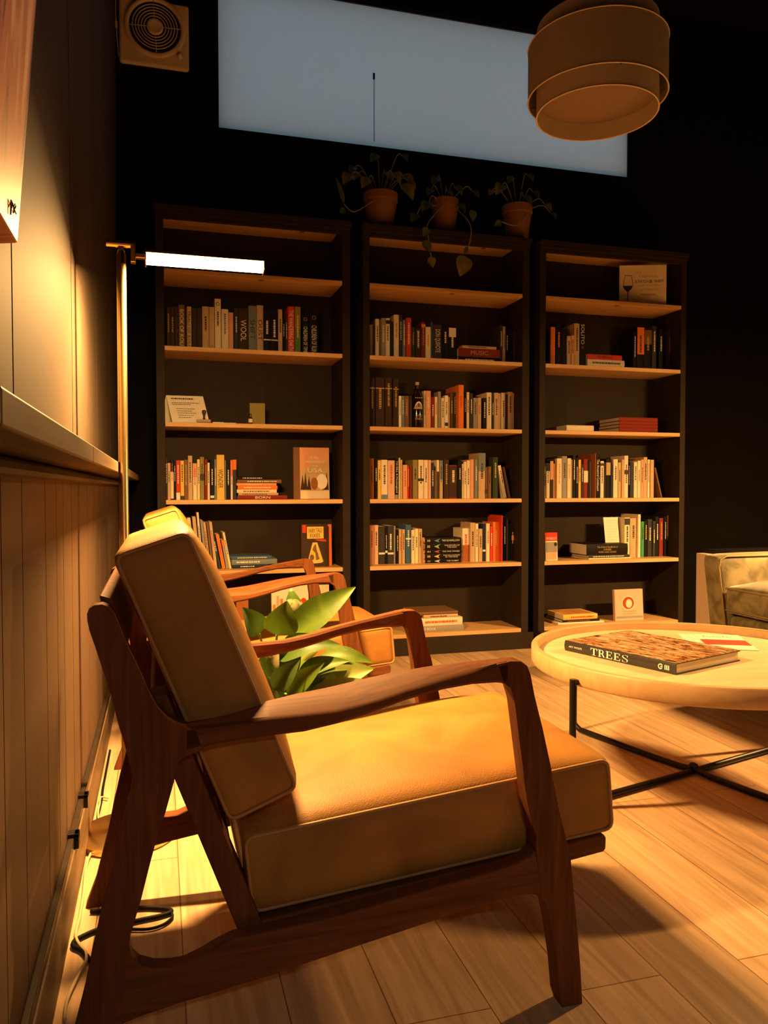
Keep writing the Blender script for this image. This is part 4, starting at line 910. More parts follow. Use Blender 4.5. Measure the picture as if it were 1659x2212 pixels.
# leaning books behind the near armchair
def leaner(crop, sh, x_bot, x_top, w, ytop, ybot, yf, depth, col, label, grp, **op):
    case = crop[0]; a = at_y(*cvt(crop, x_bot, ybot), yf); b = at_y(*cvt(crop, x_top, ytop), yf); z = SH[sh - 1]
    dz = b.z - z; dx = b.x - a.x; h = math.hypot(dx, dz); th = math.atan2(dx, dz)
    lift = abs(math.sin(th)) * w
    x0 = a.x if th <= 0 else a.x
    r = upright(0, w, 0, h, 0, depth, col, label=label, group=grp, **op)
    # pivot on the lower corner that touches the shelf
    r.rotation_euler = (0, th, 0)
    r.location = (x0, yf, z + (lift if th > 0 else 0) + .0003)
    return r
g5 = 'leaning books on the fifth shelf of the lamp-side bookcase'
for xb_, xt, w, yt, col, op, lab in ((305, 240, .020, 752, 'cream', {}, 'thin cream book leaning behind the armchair back, first of the leaning row'), (345, 282, .020, 742, 'tan', {}, 'tan book leaning behind the armchair back, second of the leaning row'), (380, 318, .012, 706, 'cream', S_('k'), 'tallest thin cream book of the leaning row behind the armchair'), (410, 348, .014, 770, 'grey', {}, 'grey book leaning just after the tallest thin cream one'), (436, 372, .014, 788, 'tan', S_('k'), 'tan book leaning fifth in the row behind the armchair'), (462, 398, .013, 790, 'brown', {}, 'brown book leaning between tan books behind the armchair'), (486, 420, .017, 785, 'tan', S_('r'), 'wide tan book leaning sixth before the dark green one'),
        (520, 442, .014, 880, 'dark green', S_('w'), 'dark green book leaning against the tan row on the fifth shelf'), (548, 474, .020, 888, 'orange', S_('r'), 'orange book leaning beside the dark green one on the fifth shelf'), (580, 520, .017, 935, 'grey', dict(top=(.8, 1, 'orange')), 'short grey book with orange top leaning on the fifth shelf'), (606, 530, .013, 870, 'pale yellow', S_('k'), 'pale yellow book leaning last in the row beside the blue stack')):
    leaner('L2', 5, xb_ - w * 0 - 20, xt, w * .82, yt, 1155, 3.985, .15, col, lab, g5, **op)
stack('L2', 5, [(612, 905, 1113, 1142, 'navy', S_('w')), (606, 975, 1070, 1112, 'grey blue', dict(small='w', d=.17)), (607, 930, 1040, 1069, 'blue', dict(small='y', d=.16))], name='low stack')
# --- middle bookcase
row('M1', 2, [(113, 140, 872, 'grey'), (142, 161, 885, 'dark brown'), (162, 195, 823, 'cream', S_('k')), (196, 212, 830, 'brown'), (213, 248, 817, 'grey', S_('w')), (250, 286, 818, 'cream', dict(band=(.86, .95, 'k'), small='k')), (288, 317, 850, 'navy'), (320, 364, 788, 'cream', dict(small='g')), (365, 393, 792, 'charcoal', S_('w')), (394, 420, 835, 'grey blue', S_('w')),
  (426, 468, 815, 'red', S_('w')), (471, 500, 895, 'dark green', S_('g')), (504, 552, 905, 'dark brown', dict(emblem=(.9, .006, 'w'), small='w')), (555, 588, 850, 'dark red', dict(small='g', band=(.86, .94, 'o'))), (590, 635, 892, 'cream', S_('g')), (637, 651, 850, 'blue'), (652, 730, 870, 'purple', dict(title='DON QUIXOTE', ink='w', frac=.62, off=.06, band=(0, .12, 'k'))), (732, 786, 862, 'black', S_('w')), (789, 850, 878, 'black', dict(band=(.68, .93, 'w'), small='w'))])
stack('M1', 2, [(872, 1215, 1136, 1188, 'black', dict(small='w')), (872, 1224, 1062, 1135, 'dark red', dict(title='MUSIC', ink='g', tfrac=.42, th=.5)), (905, 1195, 1037, 1061, 'tan', S_('k'))], name='red topped stack')
row('M1', 2, [(1226, 1248, 878, 'charcoal', S_('w')), (1250, 1273, 888, 'tan', S_('k')), (1275, 1299, 890, 'black', S_('w')), (1302, 1343, 905, 'black'), (1346, 1374, 930, 'brown')], run='short')
row('M1', 3, [(115, 157, 1325, 'leather brown', dict(band=(.78, .80, 'g'), small='g')), (165, 240, 1325, 'leather brown', dict(band=(.78, .80, 'g'), small='g')), (246, 304, 1327, 'leather brown', dict(band=(.78, .80, 'g'), small='g')), (314, 360, 1335, 'leather brown', dict(band=(.78, .80, 'g'), small='g')), (362, 384, 1482, 'white', S_('b')), (386, 410, 1482, 'grey blue', S_('w')), (412, 448, 1482, 'brown', S_('g')), (450, 476, 1482, 'dark brown')])
row('M1', 3, [(579, 592, 1438, 'cream', S_('k')), (593, 635, 1438, 'salmon', dict(small='w', emblem=(.52, .006, 'k'))), (638, 668, 1490, 'dark red', S_('w')), (669, 692, 1490, 'cream', S_('r')), (697, 722, 1445, 'grey'), (725, 752, 1500, 'cream', S_('k')), (755, 783, 1478, 'white', dict(small='k', band=(.1, .2, 'k'))), (785, 800, 1490, 'tan'), (802, 827, 1450, 'brown', S_('w')), (829, 850, 1450, 'dark green', S_('w')),
  (860, 917, 1387, 'orange', dict(small='r', d=.20, y=-.045, say='thick bright orange hardcover')), (919, 938, 1440, 'black', S_('w')), (940, 965, 1450, 'cream', S_('k')), (967, 996, 1460, 'charcoal', S_('w')), (998, 1033, 1498, 'grey', S_('k')), (1035, 1066, 1498, 'tan', S_('r')), (1080, 1110, 1500, 'black', S_('w')), (1113, 1154, 1452, 'cream', dict(small='k', d=.17)), (1156, 1175, 1465, 'charcoal', S_('w')), (1177, 1216, 1455, 'tan', S_('k')), (1217, 1234, 1460, 'pink'), (1236, 1271, 1455, 'cream', S_('k')), (1273, 1292, 1470, 'dark brown'), (1294, 1335, 1447, 'tan', dict(emblem=(.6, .004, 'k'), small='k')), (1337, 1362, 1457, 'tan', S_('k'))], run='bottle-side')
row('M2', 4, [(115, 150, 198, 'rust', S_('k')), (157, 180, 207, 'black', S_('w')), (182, 212, 215, 'yellow', S_('k')), (214, 266, 210, 'cream', dict(band=(0, .11, 'b'), small='k')), (268, 327, 215, 'pink', dict(small='r')), (328, 359, 195, 'black', dict(title='TO KILL A Mockingbird', ink='w', frac=.78, off=.04, top=(0, .1, 'grey'))), (360, 375, 193, 'pale yellow'), (377, 393, 210, 'tan'), (397, 435, 253, 'salmon', S_('r')), (437, 452, 262, 'red', S_('w')), (454, 475, 262, 'dark red'),
  (482, 525, 210, 'olive', S_('k')), (528, 574, 210, 'black', dict(band=(.45, .52, 'k'), top=(.0, 1, 'cream'), small='k')), (576, 612, 212, 'cream', S_('k')), (614, 637, 212, 'pink'), (638, 665, 255, 'charcoal', S_('w')), (668, 684, 300, 'brown'), (686, 706, 212, 'cream', dict(band=(0, .7, 'k'))), (711, 738, 215, 'tan', dict(top=(.5, 1, 'grey blue'), small='k')), (748, 789, 207, 'dark brown', dict(small='g')), (792, 862, 255, 'dark red', dict(top=(.03, .97, 'dark brown'), small='w')), (866, 900, 205, 'black', S_('w')), (902, 916, 245, 'cream', S_('r')), (918, 940, 228, 'cream', S_('k')), (943, 970, 215, 'cream', S_('k')), (973, 1006, 207, 'salmon'), (1008, 1037, 207, 'grey blue', S_('w')), (1043, 1102, 152, 'tan', dict(top=(.6, 1, 'grey blue'), small='k')), (1104, 1122, 275, 'brown', dict(band=(.15, .3, 'k'))), (1124, 1152, 268, 'brown', S_('k')), (1165, 1208, 188, 'dark green', dict(small='g'))])
g4 = 'books leaning on the fourth shelf of the middle bookcase'
leaner('M2', 4, 1258, 1207, .018, 262, 540, 4.0, .14, 'cream', 'cream book leaning beside the dark green one on the middle bookcase', g4, small='k')
leaner('M2', 4, 1308, 1255, .008, 272, 540, 4.0, .14, 'brown', 'thin brown book leaning behind the cream leaning one on the middle bookcase', g4)
row('M2', 5, [(115, 151, 770, 'salmon', S_('r')), (153, 188, 768, 'pink', S_('k')), (190, 244, 780, 'charcoal', dict(band=(.26, .31, 'w'))), (246, 265, 780, 'black', dict(band=(.3, .36, 'w'), small='w')), (267, 318, 775, 'charcoal', dict(band=(.25, .3, 'w'), small='w')), (320, 335, 775, 'grey'), (340, 360, 805, 'black', S_('w')), (362, 388, 805, 'tan', dict(small='r')), (390, 415, 805, 'tan', S_('k')), (421, 467, 765, 'blue', dict(band=(.62, .66, 'w'), small='w')), (468, 498, 810, 'cream', dict(emblem=(.8, .005, 'k'), small='k')), (500, 528, 800, 'pale yellow', S_('k')), (530, 561, 800, 'tan', S_('k')), (563, 585, 875, 'salmon', S_('k'))])
stack('M2', 5, [(588, 893, 1052, 1085, 'black', dict(title='THE HOBBIT', ink='w', tfrac=.34, toff=.26, th=.34)), (586, 897, 1003, 1051, 'black', dict(title='THE FELLOWSHIP\nOF THE RING', ink='w', tfrac=.46, toff=.22, th=.5)), (586, 900, 968, 1002, 'black', dict(title='THE TWO TOWERS', ink='w', tfrac=.46, toff=.2, th=.34)), (586, 898, 913, 967, 'black', dict(title='THE RETURN OF\nTHE KING', ink='w', tfrac=.42, toff=.23, th=.5)), (586, 896, 866, 912, 'black', dict(title='THE SILMARILLION', ink='w', tfrac=.48, toff=.2, th=.34))], name='black stack', yf=3.985)
for o_ in [o for o in COL.objects if o.name.startswith('book') and (o.get('group') or '').startswith('books lying in the black stack')]:
    i = ['lowest', 'second', 'third', 'fourth', 'topmost'].index([w_ for w_ in ('lowest', 'second', 'third', 'fourth', 'topmost') if ', ' + w_ in o_['label']][0])
    h = max(c.bound_box[6][2] for c in o_.children if c.name.startswith('cover'))
    MB().add([(.050, -.0007, h * .5), (.082, -.0007, h * .12), (.074, -.0007, h * .5), (.086, -.0007, h * .88)], [(0, 1, 2), (0, 2, 3)]).build('emblem', INK['wyrnb'[i]], o_)
    m = MB(); scribble(m, .012, .03, h * .3, h * .7, -.0007, False); m.build('spine_print', INK['g'], o_)
row('M2', 5, [(904, 965, 795, 'cream', dict(top=(0, .5, 'rust'), small='r', y=.012, d=.14)), (969, 1014, 748, 'tan', dict(small='k')), (1016, 1041, 755, 'cream', S_('k')), (1045, 1076, 800, 'tan', S_('k')), (1078, 1104, 755, 'navy', dict(band=(.26, .31, 'w'))), (1106, 1138, 755, 'cream', dict(small='r')), (1141, 1165, 780, 'red', S_('w')), (1167, 1218, 742, 'orange', dict(small='y')), (1221, 1250, 685, 'red', dict(d=.19, y=-.03)), (1252, 1281, 697, 'black', dict(small='w')), (1283, 1300, 720, 'charcoal'), (1302, 1320, 755, 'black'), (1322, 1362, 755, 'black', dict(band=(.55, .68, 'o'), small='w'))], run='end')
stack('M2', 6, [(502, 915, 1612, 1665, 'grey', dict(title='BABY BOOK', ink='w', tfrac=.35, toff=-.25, th=.4, d=.22)), (552, 905, 1552, 1618, 'cream', dict(small='r', d=.22)), (575, 866, 1522, 1551, 'tan', dict(small='k', d=.21)), (500, 866, 1496, 1521, 'brown', dict(d=.21))], name='low stack', yf=3.925)
# --- sofa-side bookcase
row('R1', 2, [(170, 189, 900, 'black'), (190, 236, 882, 'orange'), (246, 300, 850, 'black', S_('o')), (302, 352, 900, 'black'), (356, 396, 975, 'tan', S_('k')), (400, 430, 970, 'salmon', S_('k')), (432, 486, 845, 'tan', dict(small='k')), (488, 544, 840, 'black', dict(title='SOLITO', ink='w', frac=.44, off=.25, emblem=(.46, .006, 'r'), say='black book with SOLITO on its spine'))])
stack('R1', 2, [(566, 950, 1238, 1265, 'dark brown', S_('w')), (565, 945, 1169, 1237, 'cream', dict(small='k')), (565, 920, 1115, 1168, 'red', dict(title='STALINGRAD', ink='k', tfrac=.46, th=.5))], name='red topped stack')
row('R1', 2, [(1036, 1070, 930, 'black', S_('w')), (1073, 1147, 885, 'black', dict(top=(.38, 1, 'orange'), small='k')), (1150, 1224, 890, 'black', dict(top=(.62, .95, 'brown'), small='g')), (1226, 1275, 873, 'charcoal', S_('w')), (1300, 1342, 900, 'black', S_('w')), (1400, 1470, 915, 'dark brown', S_('o'))], run='end')
stack('R1', 3, [(352, 630, 1878, 1938, 'cream', dict(d=.22, y=-.07, say='cream book lying flat and alone'))], name='cream pile')
stack('R1', 3, [(892, 1284, 1899, 1950, 'dark red', dict(d=.22, y=-.05)), (893, 1285, 1866, 1898, 'dark red', dict(d=.22, y=-.05)), (895, 1284, 1831, 1865, 'dark red', dict(d=.215, y=-.05)), (896, 1284, 1790, 1830, 'dark red', dict(d=.22, y=-.05))], name='red stack')
row('R2', 4, [(126, 139, 315, 'cream', S_('k')), (140, 180, 285, 'cream', dict(top=(.77, 1, 'navy'), small='k')), (183, 215, 265, 'dark brown', dict(top=(.5, 1, 'salmon'))), (217, 232, 290, 'tan'), (233, 250, 290, 'rust'), (254, 304, 238, 'cream', dict(small='g')), (306, 358, 215, 'grey', S_('k')), (361, 400, 237, 'cream', dict(emblem=(.82, .005, 'r'), small='g')), (402, 412, 250, 'tan'), (413, 446, 205, 'black', dict(small='w')), (448, 472, 235, 'black', S_('w')), (474, 500, 252, 'yellow', S_('k')), (503, 527, 300, 'dark brown', S_('w')), (529, 572, 245, 'dark red', dict(top=(.4, .7, 'cream'))), (574, 590, 262, 'charcoal'), (592, 611, 270, 'grey'), (613, 650, 188, 'rust', dict(d=.19, y=-.03)), (653, 696, 195, 'black', dict(title='The Ancestral Continuum', ink='w', frac=.72, off=.02)), (700, 735, 265, 'cream', dict(band=(.87, .94, 'k'), small='k')), (738, 755, 280, 'charcoal'), (757, 801, 240, 'black', dict(band=(.58, .9, 'g'))), (803, 829, 300, 'navy'),
  (833, 878, 247, 'cream', S_('k')), (880, 911, 280, 'tan', S_('k')), (915, 944, 250, 'tan'), (946, 984, 210, 'cream', dict(small='k', band=(.56, .66, 'k'))), (986, 1000, 270, 'black', S_('w')), (1002, 1040, 280, 'charcoal'), (1043, 1077, 275, 'cream', S_('k')), (1080, 1112, 262, 'cream', S_('r')), (1115, 1141, 250, 'salmon', S_('k')), (1143, 1180, 225, 'tan', S_('k')), (1182, 1205, 250, 'cream', S_('r')), (1207, 1248, 252, 'tan')])
leaner('R2', 4, 1318, 1252, .010, 335, 637, 4.0, .14, 'brown', 'thin brown book leaning at the end of the full row near the sofa', 'books leaning on the fourth shelf of the sofa-side bookcase')
row('R2', 5, [(947, 1001, 845, 'pale yellow', dict(small='k', band=(.82, .98, 'k'), d=.15)), (1004, 1070, 850, 'tan', dict(small='k', d=.15)), (1072, 1111, 812, 'cream', dict(d=.18, y=-.02)), (1115, 1147, 885, 'bright green', dict(small='k')), (1149, 1182, 880, 'black', dict(small='y')), (1185, 1229, 862, 'charcoal', S_('w')), (1231, 1262, 880, 'charcoal', S_('w')), (1265, 1301, 835, 'black', S_('w')), (1304, 1344, 850, 'dark red', S_('g')), (1346, 1378, 830, 'black', S_('w')), (1380, 1424, 822, 'black', dict(top=(.49, 1, 'salmon'), small='w'))])
stack('R2', 5, [(578, 1015, 1262, 1277, 'cream', dict(d=.2)), (582, 995, 1232, 1261, 'charcoal', dict(small='w', d=.2)), (558, 978, 1118, 1231, 'black', dict(title='The Oxford Handbook of\nCHINESE\nMUSIC AND SOUND', ink='g', tfrac=.5, th=.62, d=.2))], name='handbook stack', yf=3.93)
MAG = plain('magazine_cover', (.62, .26, .08), .4, .6, 12)
stack('R2', 6, [(265, 735, 1902, 1925, 'cream', dict(d=.2)), (310, 690, 1876, 1901, 'black', dict(d=.2, small='r')), (318, 668, 1822, 1875, 'yellow', dict(small='r', d=.19, face=MAG))], name='low stack', yf=3.93)

# faced-out books and small things
def facing(name, px, sh, yf, thick, col, label, group=None, cat='book', lean=.10, wedge=True):
    """px: left, right, top (photograph pixels of the front cover)"""
    a = at_y(px[0], px[2], yf); b = at_y(px[1], px[2], yf); z = SH[sh - 1]; w = b.x - a.x; h = (a.z - z) / math.cos(lean)
    r = empty(name, (a.x, yf, z + .0004), rz=px[3] if len(px) > 3 else 0); tag(r, label, cat, group); r.rotation_euler.x = -lean
    t = .0025
    MB().box(0, w, 0, t, 0, h).box(0, w, thick - t, thick, 0, h).box(0, t * 1.5, 0, thick, 0, h).build('cover', bmat(col) if isinstance(col, str) else col, r, bevel=.0008, seg=1)
    MB().box(t * 1.5, w - .003, t, thick - t, .003, h - .003).build('pages', PAGES, r)
    return r, w, h
def flat(r, name, mat, pts, lift=.0006):
    MB().add([(x, -lift, z) for x, z in pts], [tuple(range(len(pts)))]).build(name, mat, r)
def rect(r, name, mat, x0, x1, z0, z1, lift=.0006): flat(r, name, mat, [(x0, z0), (x1, z0), (x1, z1), (x0, z1)], lift)
def oval(cx, cz, rx, rz_, n=20): return [(cx + rx * math.cos(k * math.tau / n), cz + rz_ * math.sin(k * math.tau / n)) for k in range(n)]
r, w, h = facing('book', (635, 712, 966), 4, 4.02, .018, 'salmon', 'orange picture book facing out beside the tall stack, USA on its cover', lean=.06)
rect(r, 'spine_strip', bmat('brown'), 0, w * .17, 0, h); rect(r, 'cover_ground', bmat('cream'), w * .18, w * .99, h * .01, h * .16, .0008)
flat(r, 'mountains', bmat('tan'), [(w * .18, h * .5), (w * .28, h * .64), (w * .4, h * .55), (w * .55, h * .8), (w * .7, h * .66), (w * .99, h * .76), (w * .99, h * .16), (w * .18, h * .16)], .0007)
for cx, hh in ((.24, .42), (.32, .5), (.42, .38), (.92, .5), (.85, .36)): flat(r, 'pine_tree', bmat('dark brown'), [(w * (cx - .06), h * .18), (w * (cx + .06), h * .18), (w * cx, h * (.18 + hh * .7))], .0009)
flat(r, 'round_figure', bmat('white'), oval(w * .78, h * .34, w * .16, h * .15), .0011); flat(r, 'red_figure', bmat('rust'), oval(w * .57, h * .3, w * .1, h * .12), .0012)
for k, (s, zz, ww, hh) in enumerate((('Lily', .80, .22, .07), ('Huckleberry', .72, .52, .075), ('IN THE', .64, .14, .03), ('USA', .56, .42, .085))): lettering('title', s, INK['w'], r, (w * .6, -.0012, h * zz), (1, 0, 0), (0, 0, 1), w * ww, h * hh, .0004)
r, w, h = facing('book', (650, 709, 1133), 5, 3.96, .028, 'dark brown', 'maroon hardcover with FAIRY TALE label facing out on the fifth shelf', lean=.05)
rect(r, 'spine_sticker', bmat('red'), w * .06, w * .2, h * .8, h * .985)
rect(r, 'label', bmat('yellow'), w * .23, w * .84, h * .66, h * .94); flat(r, 'red_ribbon', bmat('red'), [(w * .52, h * .645), (w * .92, h * .64), (w * .94, h * .58), (w * .56, h * .62)])
lettering('title', 'FAIRY TALE', INK['k'], r, (w * .535, -.0007, h * .85), (1, 0, .06), (-.06, 0, 1), w * .48, h * .10, .0004); lettering('title', 'FIXES', INK['k'], r, (w * .53, -.0007, h * .73), (1, 0, .03), (-.03, 0, 1), w * .36, h * .09, .0004)
flat(r, 'picture_panel', bmat('yellow'), [(w * .43, h * .57), (w * .6, h * .57), (w * .82, h * .12), (w * .74, h * .09), (w * .5, h * .08), (w * .3, h * .09), (w * .24, h * .12)])
flat(r, 'drawing', bmat('brown'), [(w * .5, h * .52), (w * .56, h * .52), (w * .57, h * .42), (w * .68, h * .18), (w * .55, h * .15), (w * .53, h * .32), (w * .42, h * .4)], .0009); flat(r, 'drawing', bmat('brown'), oval(w * .4, h * .22, w * .08, h * .07), .0009)
r2, w2, h2 = facing('book', (696, 717, 1133), 5, 3.995, .022, 'orange', 'orange book standing half hidden behind the maroon FAIRY TALE hardcover', lean=.05)
r, w, h = facing('book', (1329.3, 1391, 1275), 6, 3.96, .02, 'pink', 'square pink book facing out alone on the bottom shelf near the sofa', lean=.08)
flat(r, 'halo', bmat('pale yellow'), oval(w * .48, h * .56, w * .235, h * .235)); flat(r, 'red_disc', bmat('red'), oval(w * .48, h * .56, w * .2, h * .2), .0008); flat(r, 'pale_dome', bmat('cream'), oval(w * .5, h * .54, w * .11, h * .14), .001)
rect(r, 'cover_strip', bmat('grey'), w * .05, w * .97, h * .07, h * .14)
m = MB(); [scribble(m, w * .3, w * .75, h * z, h * (z + .025), -.0009, False) for z in (.28, .2)]; m.build('small_print', INK['g'], r)
# behind the armchairs on the bottom shelf
r, w, h = facing('book', (587, 668, 1262), 6, 3.95, .012, 'cream', 'picture book with red town drawing facing out behind the far armchair', lean=.1)
rect(r, 'grey_strip', bmat('grey'), 0, w, h * .22, h * .30); rect(r, 'sand_strip', bmat('tan'), 0, w, h * .30, h * .48)
for k in range(7): rect(r, 'town_house', bmat('salmon' if k % 2 else 'orange'), w * (.04 + k * .1), w * (.11 + k * .1), h * .48, h * (.62 + .05 * (k * 3 % 4)), .0007)
flat(r, 'red_flower', bmat('red'), oval(w * .86, h * .62, w * .1, h * .1), .0007)
r, w, h = facing('book', (680, 713, 1265), 6, 3.95, .02, 'cream', 'pale picture book with red figure facing out beside the red town book', lean=.1)
flat(r, 'red_figure', REDP, oval(w * .4, h * .55, w * .22, h * .3))
r, w, h = facing('book', (510, 537, 1292), 6, 3.95, .02, 'rust', 'rust red book facing out low behind the near armchair back', lean=.05)
# rubber stamp, tent card, notes, bottle, box card on the third shelf of the lamp-side bookcase
z3 = SH[2]
def L1(x, y, Y): return at_y(*cvt('L1', x, y), Y)
a, b, c_ = L1(122, 1770, 3.925), L1(425, 1770, 3.925), L1(78, 1560, 3.97)
tc = empty('tent_card', (a.x, 3.925, z3 + .0004)); tag(tc, 'folded white tent card with printed note on the third shelf behind the lamp', 'card')
w = b.x - a.x; hh = c_.z - z3; sh_ = c_.x - a.x + .012
MB().add([(0, 0, 0), (w, 0, 0), (w - .028, .05, hh), (-.028, .05, hh), (0, .001, 0), (w, .001, 0), (w - .028, .051, hh), (-.028, .051, hh)], [(0, 1, 2, 3), (7, 6, 5, 4), (0, 4, 5, 1), (1, 5, 6, 2), (2, 6, 7, 3), (3, 7, 4, 0)]).build('front_leaf', CARD, tc)
MB().add([(-.056, .10, 0), (w - .056, .10, 0), (w - .028, .051, hh), (-.028, .051, hh), (-.056, .101, 0), (w - .056, .101, 0), (w - .028, .052, hh), (-.028, .052, hh)], [(0, 1, 2, 3), (7, 6, 5, 4), (0, 4, 5, 1), (1, 5, 6, 2), (2, 6, 7, 3), (3, 7, 4, 0)]).build('back_leaf', CARD, tc)
m = MB()
for q, (t, x0, x1) in enumerate(((.86, .12, .72), (.72, .1, .86), (.66, .1, .62), (.5, .2, .7), (.42, .2, .6), (.34, .2, .7), (.26, .2, .62), (.18, .2, .55))):
    x = x0
    while x < x1:
        l = rb.uniform(.02, .06); P = lambda u, v: (w * u - .028 * v, .05 * v - .0008, hh * v)
        m.add([P(x, t), P(min(x + l, x1), t), P(min(x + l, x1), t + (.05 if q == 0 else .022)), P(x, t + (.05 if q == 0 else .022))], [(0, 1, 2, 3)]); x += l + .012
m.build('printed_lines', INK['k'], tc)
s0, s1 = L1(320, 1775, 3.915), L1(435, 1775, 3.915); st = empty('rubber_stamp', ((s0.x + s1.x) / 2, 3.918, z3 + .0004)); tag(st, 'wooden rubber stamp standing in front of the tent card', 'stamp')
ws = (s1.x - s0.x) / 2
MB().box(-ws, ws, -.012, .014, .003, .0165).build('block', wood('stamp_wood', (.30, .16, .07), (.42, .25, .12), 'x'), st, bevel=.002); MB().box(-ws * .95, ws * .95, -.011, .013, 0, .003).build('rubber_face', BLACKM, st)
MB().lathe([(.006, .0165), (.0055, .026), (.005, .034), (.0075, .045), (.0105, .052), (.0105, .058), (.006, .062), (0, .062)], (.002, 0, 0), 20).build('handle', plain('stamp_handle', (.05, .03, .02), .4), st, smooth=True)
n0, n1 = L1(450, 1775, 3.93), L1(640, 1775, 3.93)
nt_ = empty('notepad', (n0.x, 3.925, z3 + .0004)); tag(nt_, 'small white notepad lying flat beside the rubber stamp', 'notepad')
MB().box(0, n1.x - n0.x, 0, .07, 0, .004).build('cover', CARD, nt_, bevel=.0005); MB().box(.002, n1.x - n0.x - .06, .004, .06, .004, .006).build('loose_sheet', CARD, nt_)
b0 = L1(758, 1780, 3.935); bt = empty('small_bottle', (b0.x, 3.935, z3 + .0004)); tag(bt, 'tiny brown bottle with pale label in front of the tan card', 'bottle')
MB().lathe([(0, 0), (.0095, 0), (.0105, .002), (.0105, .030), (.007, .035), (.004, .037), (.004, .044), (0, .044)], n=18).build('glass', plain('brown_glass', (.05, .02, .01), .15), bt, smooth='auto'); MB().lathe([(0, .042), (.0055, .042), (.0055, .052), (0, .053)], n=14).build('cap', BLACKM, bt, smooth='auto'); MB().lathe([(.0107, .008), (.0107, .026)], n=18).build('label', bmat('cream'), bt)
r, w, h = facing('card_box', (340 + 750 / 3.7705, 340 + 877 / 3.7705, 440 + 1622 / 3.7705), 3, 3.96, .012, 'olive', 'tan upright box standing alone on the third shelf behind the lamp', cat='box', lean=.05)
# dark liquor bottle among the books of the middle bookcase
q0, q1 = at_y(892, 920, 4.0), at_y(915, 920, 4.0); lb = empty('liquor_bottle', ((q0.x + q1.x) / 2, 4.02, SH[2] + .0004)); tag(lb, 'dark glass liquor bottle with arched pale label and cork standing among books', 'bottle')
br_ = (q1.x - q0.x) / 2; hb = at_y(902, 828, 4.02).z - SH[2]
MB().lathe([(0, .004), (br_ * .8, 0), (br_ * .97, .006), (br_, .012), (br_, hb * .62), (br_ * .93, hb * .70), (br_ * .6, hb * .80), (br_ * .42, hb * .86), (br_ * .40, hb * .92), (br_ * .46, hb * .93), (br_ * .46, hb * .95), (0, hb * .95)], n=32).build('glass', plain('dark_bottle_glass', (.012, .007, .006), .08, spec=.7), lb, smooth=True)
MB().lathe([(0, hb * .94), (br_ * .34, hb * .94), (br_ * .36, hb * 1.02), (0, hb * 1.02)], n=18).build('cork', bmat('tan'), lb, smooth='auto')
def wrap(name, mat, z0, z1, a0_, a1_, top=None, n=10):
    v = []; f = []
    for i in range(n + 1):
        t = i / n; a = -math.pi / 2 + a0_ + (a1_ - a0_) * t; zz = z1 if not top else z0 + (z1 - z0) * math.sin(math.pi * t) ** .6
        v += [(br_ * 1.012 * math.cos(a), br_ * 1.012 * math.sin(a), z0), (br_ * 1.012 * math.cos(a), br_ * 1.012 * math.sin(a), zz)]
    for i in range(n): f.append((2 * i, 2 * i + 2, 2 * i + 3, 2 * i + 1))
    MB().add(v, f).build(name, mat, lb)
wrap('arched_label', bmat('cream'), hb * .47, hb * .59, -.75, .75, True); wrap('arched_picture', bmat('dark brown'), hb * .465, hb * .555, -.6, .6, True); wrap('label_band', bmat('tan'), hb * .43, hb * .465, -.9, .9)
lettering('label_writing', 'COBO', INK['g'], lb, (0, -br_ * 1.02, hb * .285), (1, 0, 0), (0, 0, 1), br_ * 1.2, hb * .045); lettering('label_writing', 'DIABLO', INK['g'], lb, (0, -br_ * 1.02, hb * .215), (1, 0, 0), (0, 0, 1), br_ * 1.4, hb * .05)
m = MB(); scribble(m, -br_ * .7, br_ * .7, hb * .66, hb * .68, -br_ * 1.0, False); m.build('label_print', INK['g'], lb)
# map guide, sheet of paper, wine board book
r, w, h = facing('map_guide', (1150 + 137 / 4.74, 1150 + 262 / 4.74, 940 + 1000 / 4.74), 5, 3.93, .012, 'cream', 'folded city map guide with red top standing on the fifth shelf near the sofa', cat='map', lean=.06)
rect(r, 'red_header', bmat('red'), 0, w, h * .70, h); lettering('title', 'SAN FRANCISCO', INK['w'], r, (w * .5, -.0007, h * .79), (1, 0, 0), (0, 0, 1), w * .88, h * .09, .0004)
rect(r, 'picture', bmat('grey'), w * .04, w * .96, h * .3, h * .66); flat(r, 'badge', bmat('navy'), oval(w * .84, h * .58, w * .13, h * .07), .0009); rect(r, 'picture_houses', bmat('tan'), w * .1, w * .9, h * .04, h * .3)
a = at_y(*cvt('R2', 795, 1110), 4.0); b = at_y(*cvt('R2', 945, 840), 4.0)
ps = empty('paper_sheet', (a.x - .002, 4.02, SH[4] + .0004)); tag(ps, 'printed white sheet of paper leaning upright behind the thick black handbook', 'paper'); ps.rotation_euler.x = -.12
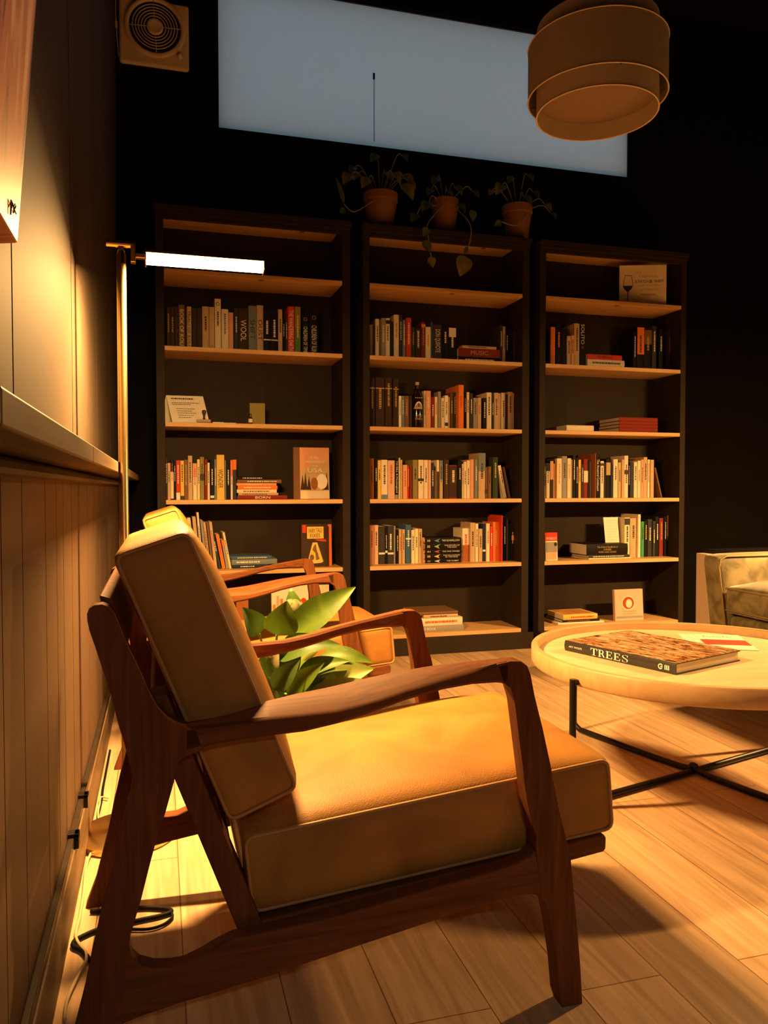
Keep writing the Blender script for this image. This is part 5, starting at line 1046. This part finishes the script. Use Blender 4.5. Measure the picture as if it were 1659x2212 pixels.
hs = b.z - SH[4]; MB().add([(-.006, .0, 0), (b.x - a.x - .012, .0, 0), (b.x - a.x - .012, 0, hs), (-.014, 0, hs), (-.006, .001, 0), (b.x - a.x - .012, .001, 0), (b.x - a.x - .012, .001, hs), (-.014, .001, hs)], [(0, 1, 2, 3), (7, 6, 5, 4), (0, 4, 5, 1), (1, 5, 6, 2), (2, 6, 7, 3), (3, 7, 4, 0)]).build('sheet', CARD, ps)
m = MB(); [scribble(m, .006, .085 - .01 * (k % 3), hs * (.92 - .07 * k), hs * (.925 - .07 * k), -.0006, False) for k in range(8)]; m.build('printed_lines', bmat('grey'), ps)
# wine book: turned a little towards the room's middle
A = at_y(1338.2, 594, 4.02); T = at_y(1440, 583, 3.93); w = math.hypot(T.x - A.x, .09); h = .235
r = empty('wine_book', (A.x, 4.02, SH[0] + .0004), rz=math.atan2(3.93 - 4.02, T.x - A.x)); tag(r, 'cream board book with a red wine glass standing alone on the top shelf', 'book')
MB().box(0, w, 0, .012, 0, h).build('cover', bmat('cream'), r, bevel=.003); MB().box(.004, w + .0004, .003, .009, .004, h - .004).build('pages', PAGES, r)
flat(r, 'wine', bmat('dark brown'), [(w * .07, h * .5), (w * .285, h * .5), (w * .26, h * .43), (w * .19, h * .345), (w * .19, h * .1), (w * .17, h * .1), (w * .17, h * .345), (w * .10, h * .42)])
for s in (((.075, .5), (.10, .66), (.115, .74), (.125, .74), (.105, .64), (.09, .5)), ((.285, .5), (.265, .66), (.25, .74), (.26, .74), (.28, .64), (.295, .5)), ((.115, .74), (.26, .74), (.26, .755), (.115, .755))): flat(r, 'glass_outline', bmat('brown'), [(w * x, h * z) for x, z in s])
for s, x, zz, ww, hh, k in (('THE', .40, .82, .13, .04, 'g'), ('ESSENTIAL', .62, .72, .42, .05, 'g'), ('SCRATCH', .47, .60, .28, .07, 'k'), ('&', .67, .60, .07, .08, 'k'), ('SNIFF', .84, .60, .2, .07, 'k'), ('GUIDE TO BECOMING', .64, .50, .52, .045, 'g'), ('A WINE EXPERT', .66, .40, .42, .05, 'g')): lettering('title', s, INK[k], r, (w * x, -.0002, h * zz), (1, 0, 0), (0, 0, 1), w * ww, h * hh, .0007)
m = MB(); scribble(m, w * .46, w * .78, h * .26, h * .30, -.0007, False); m.build('small_print', INK['g'], r)
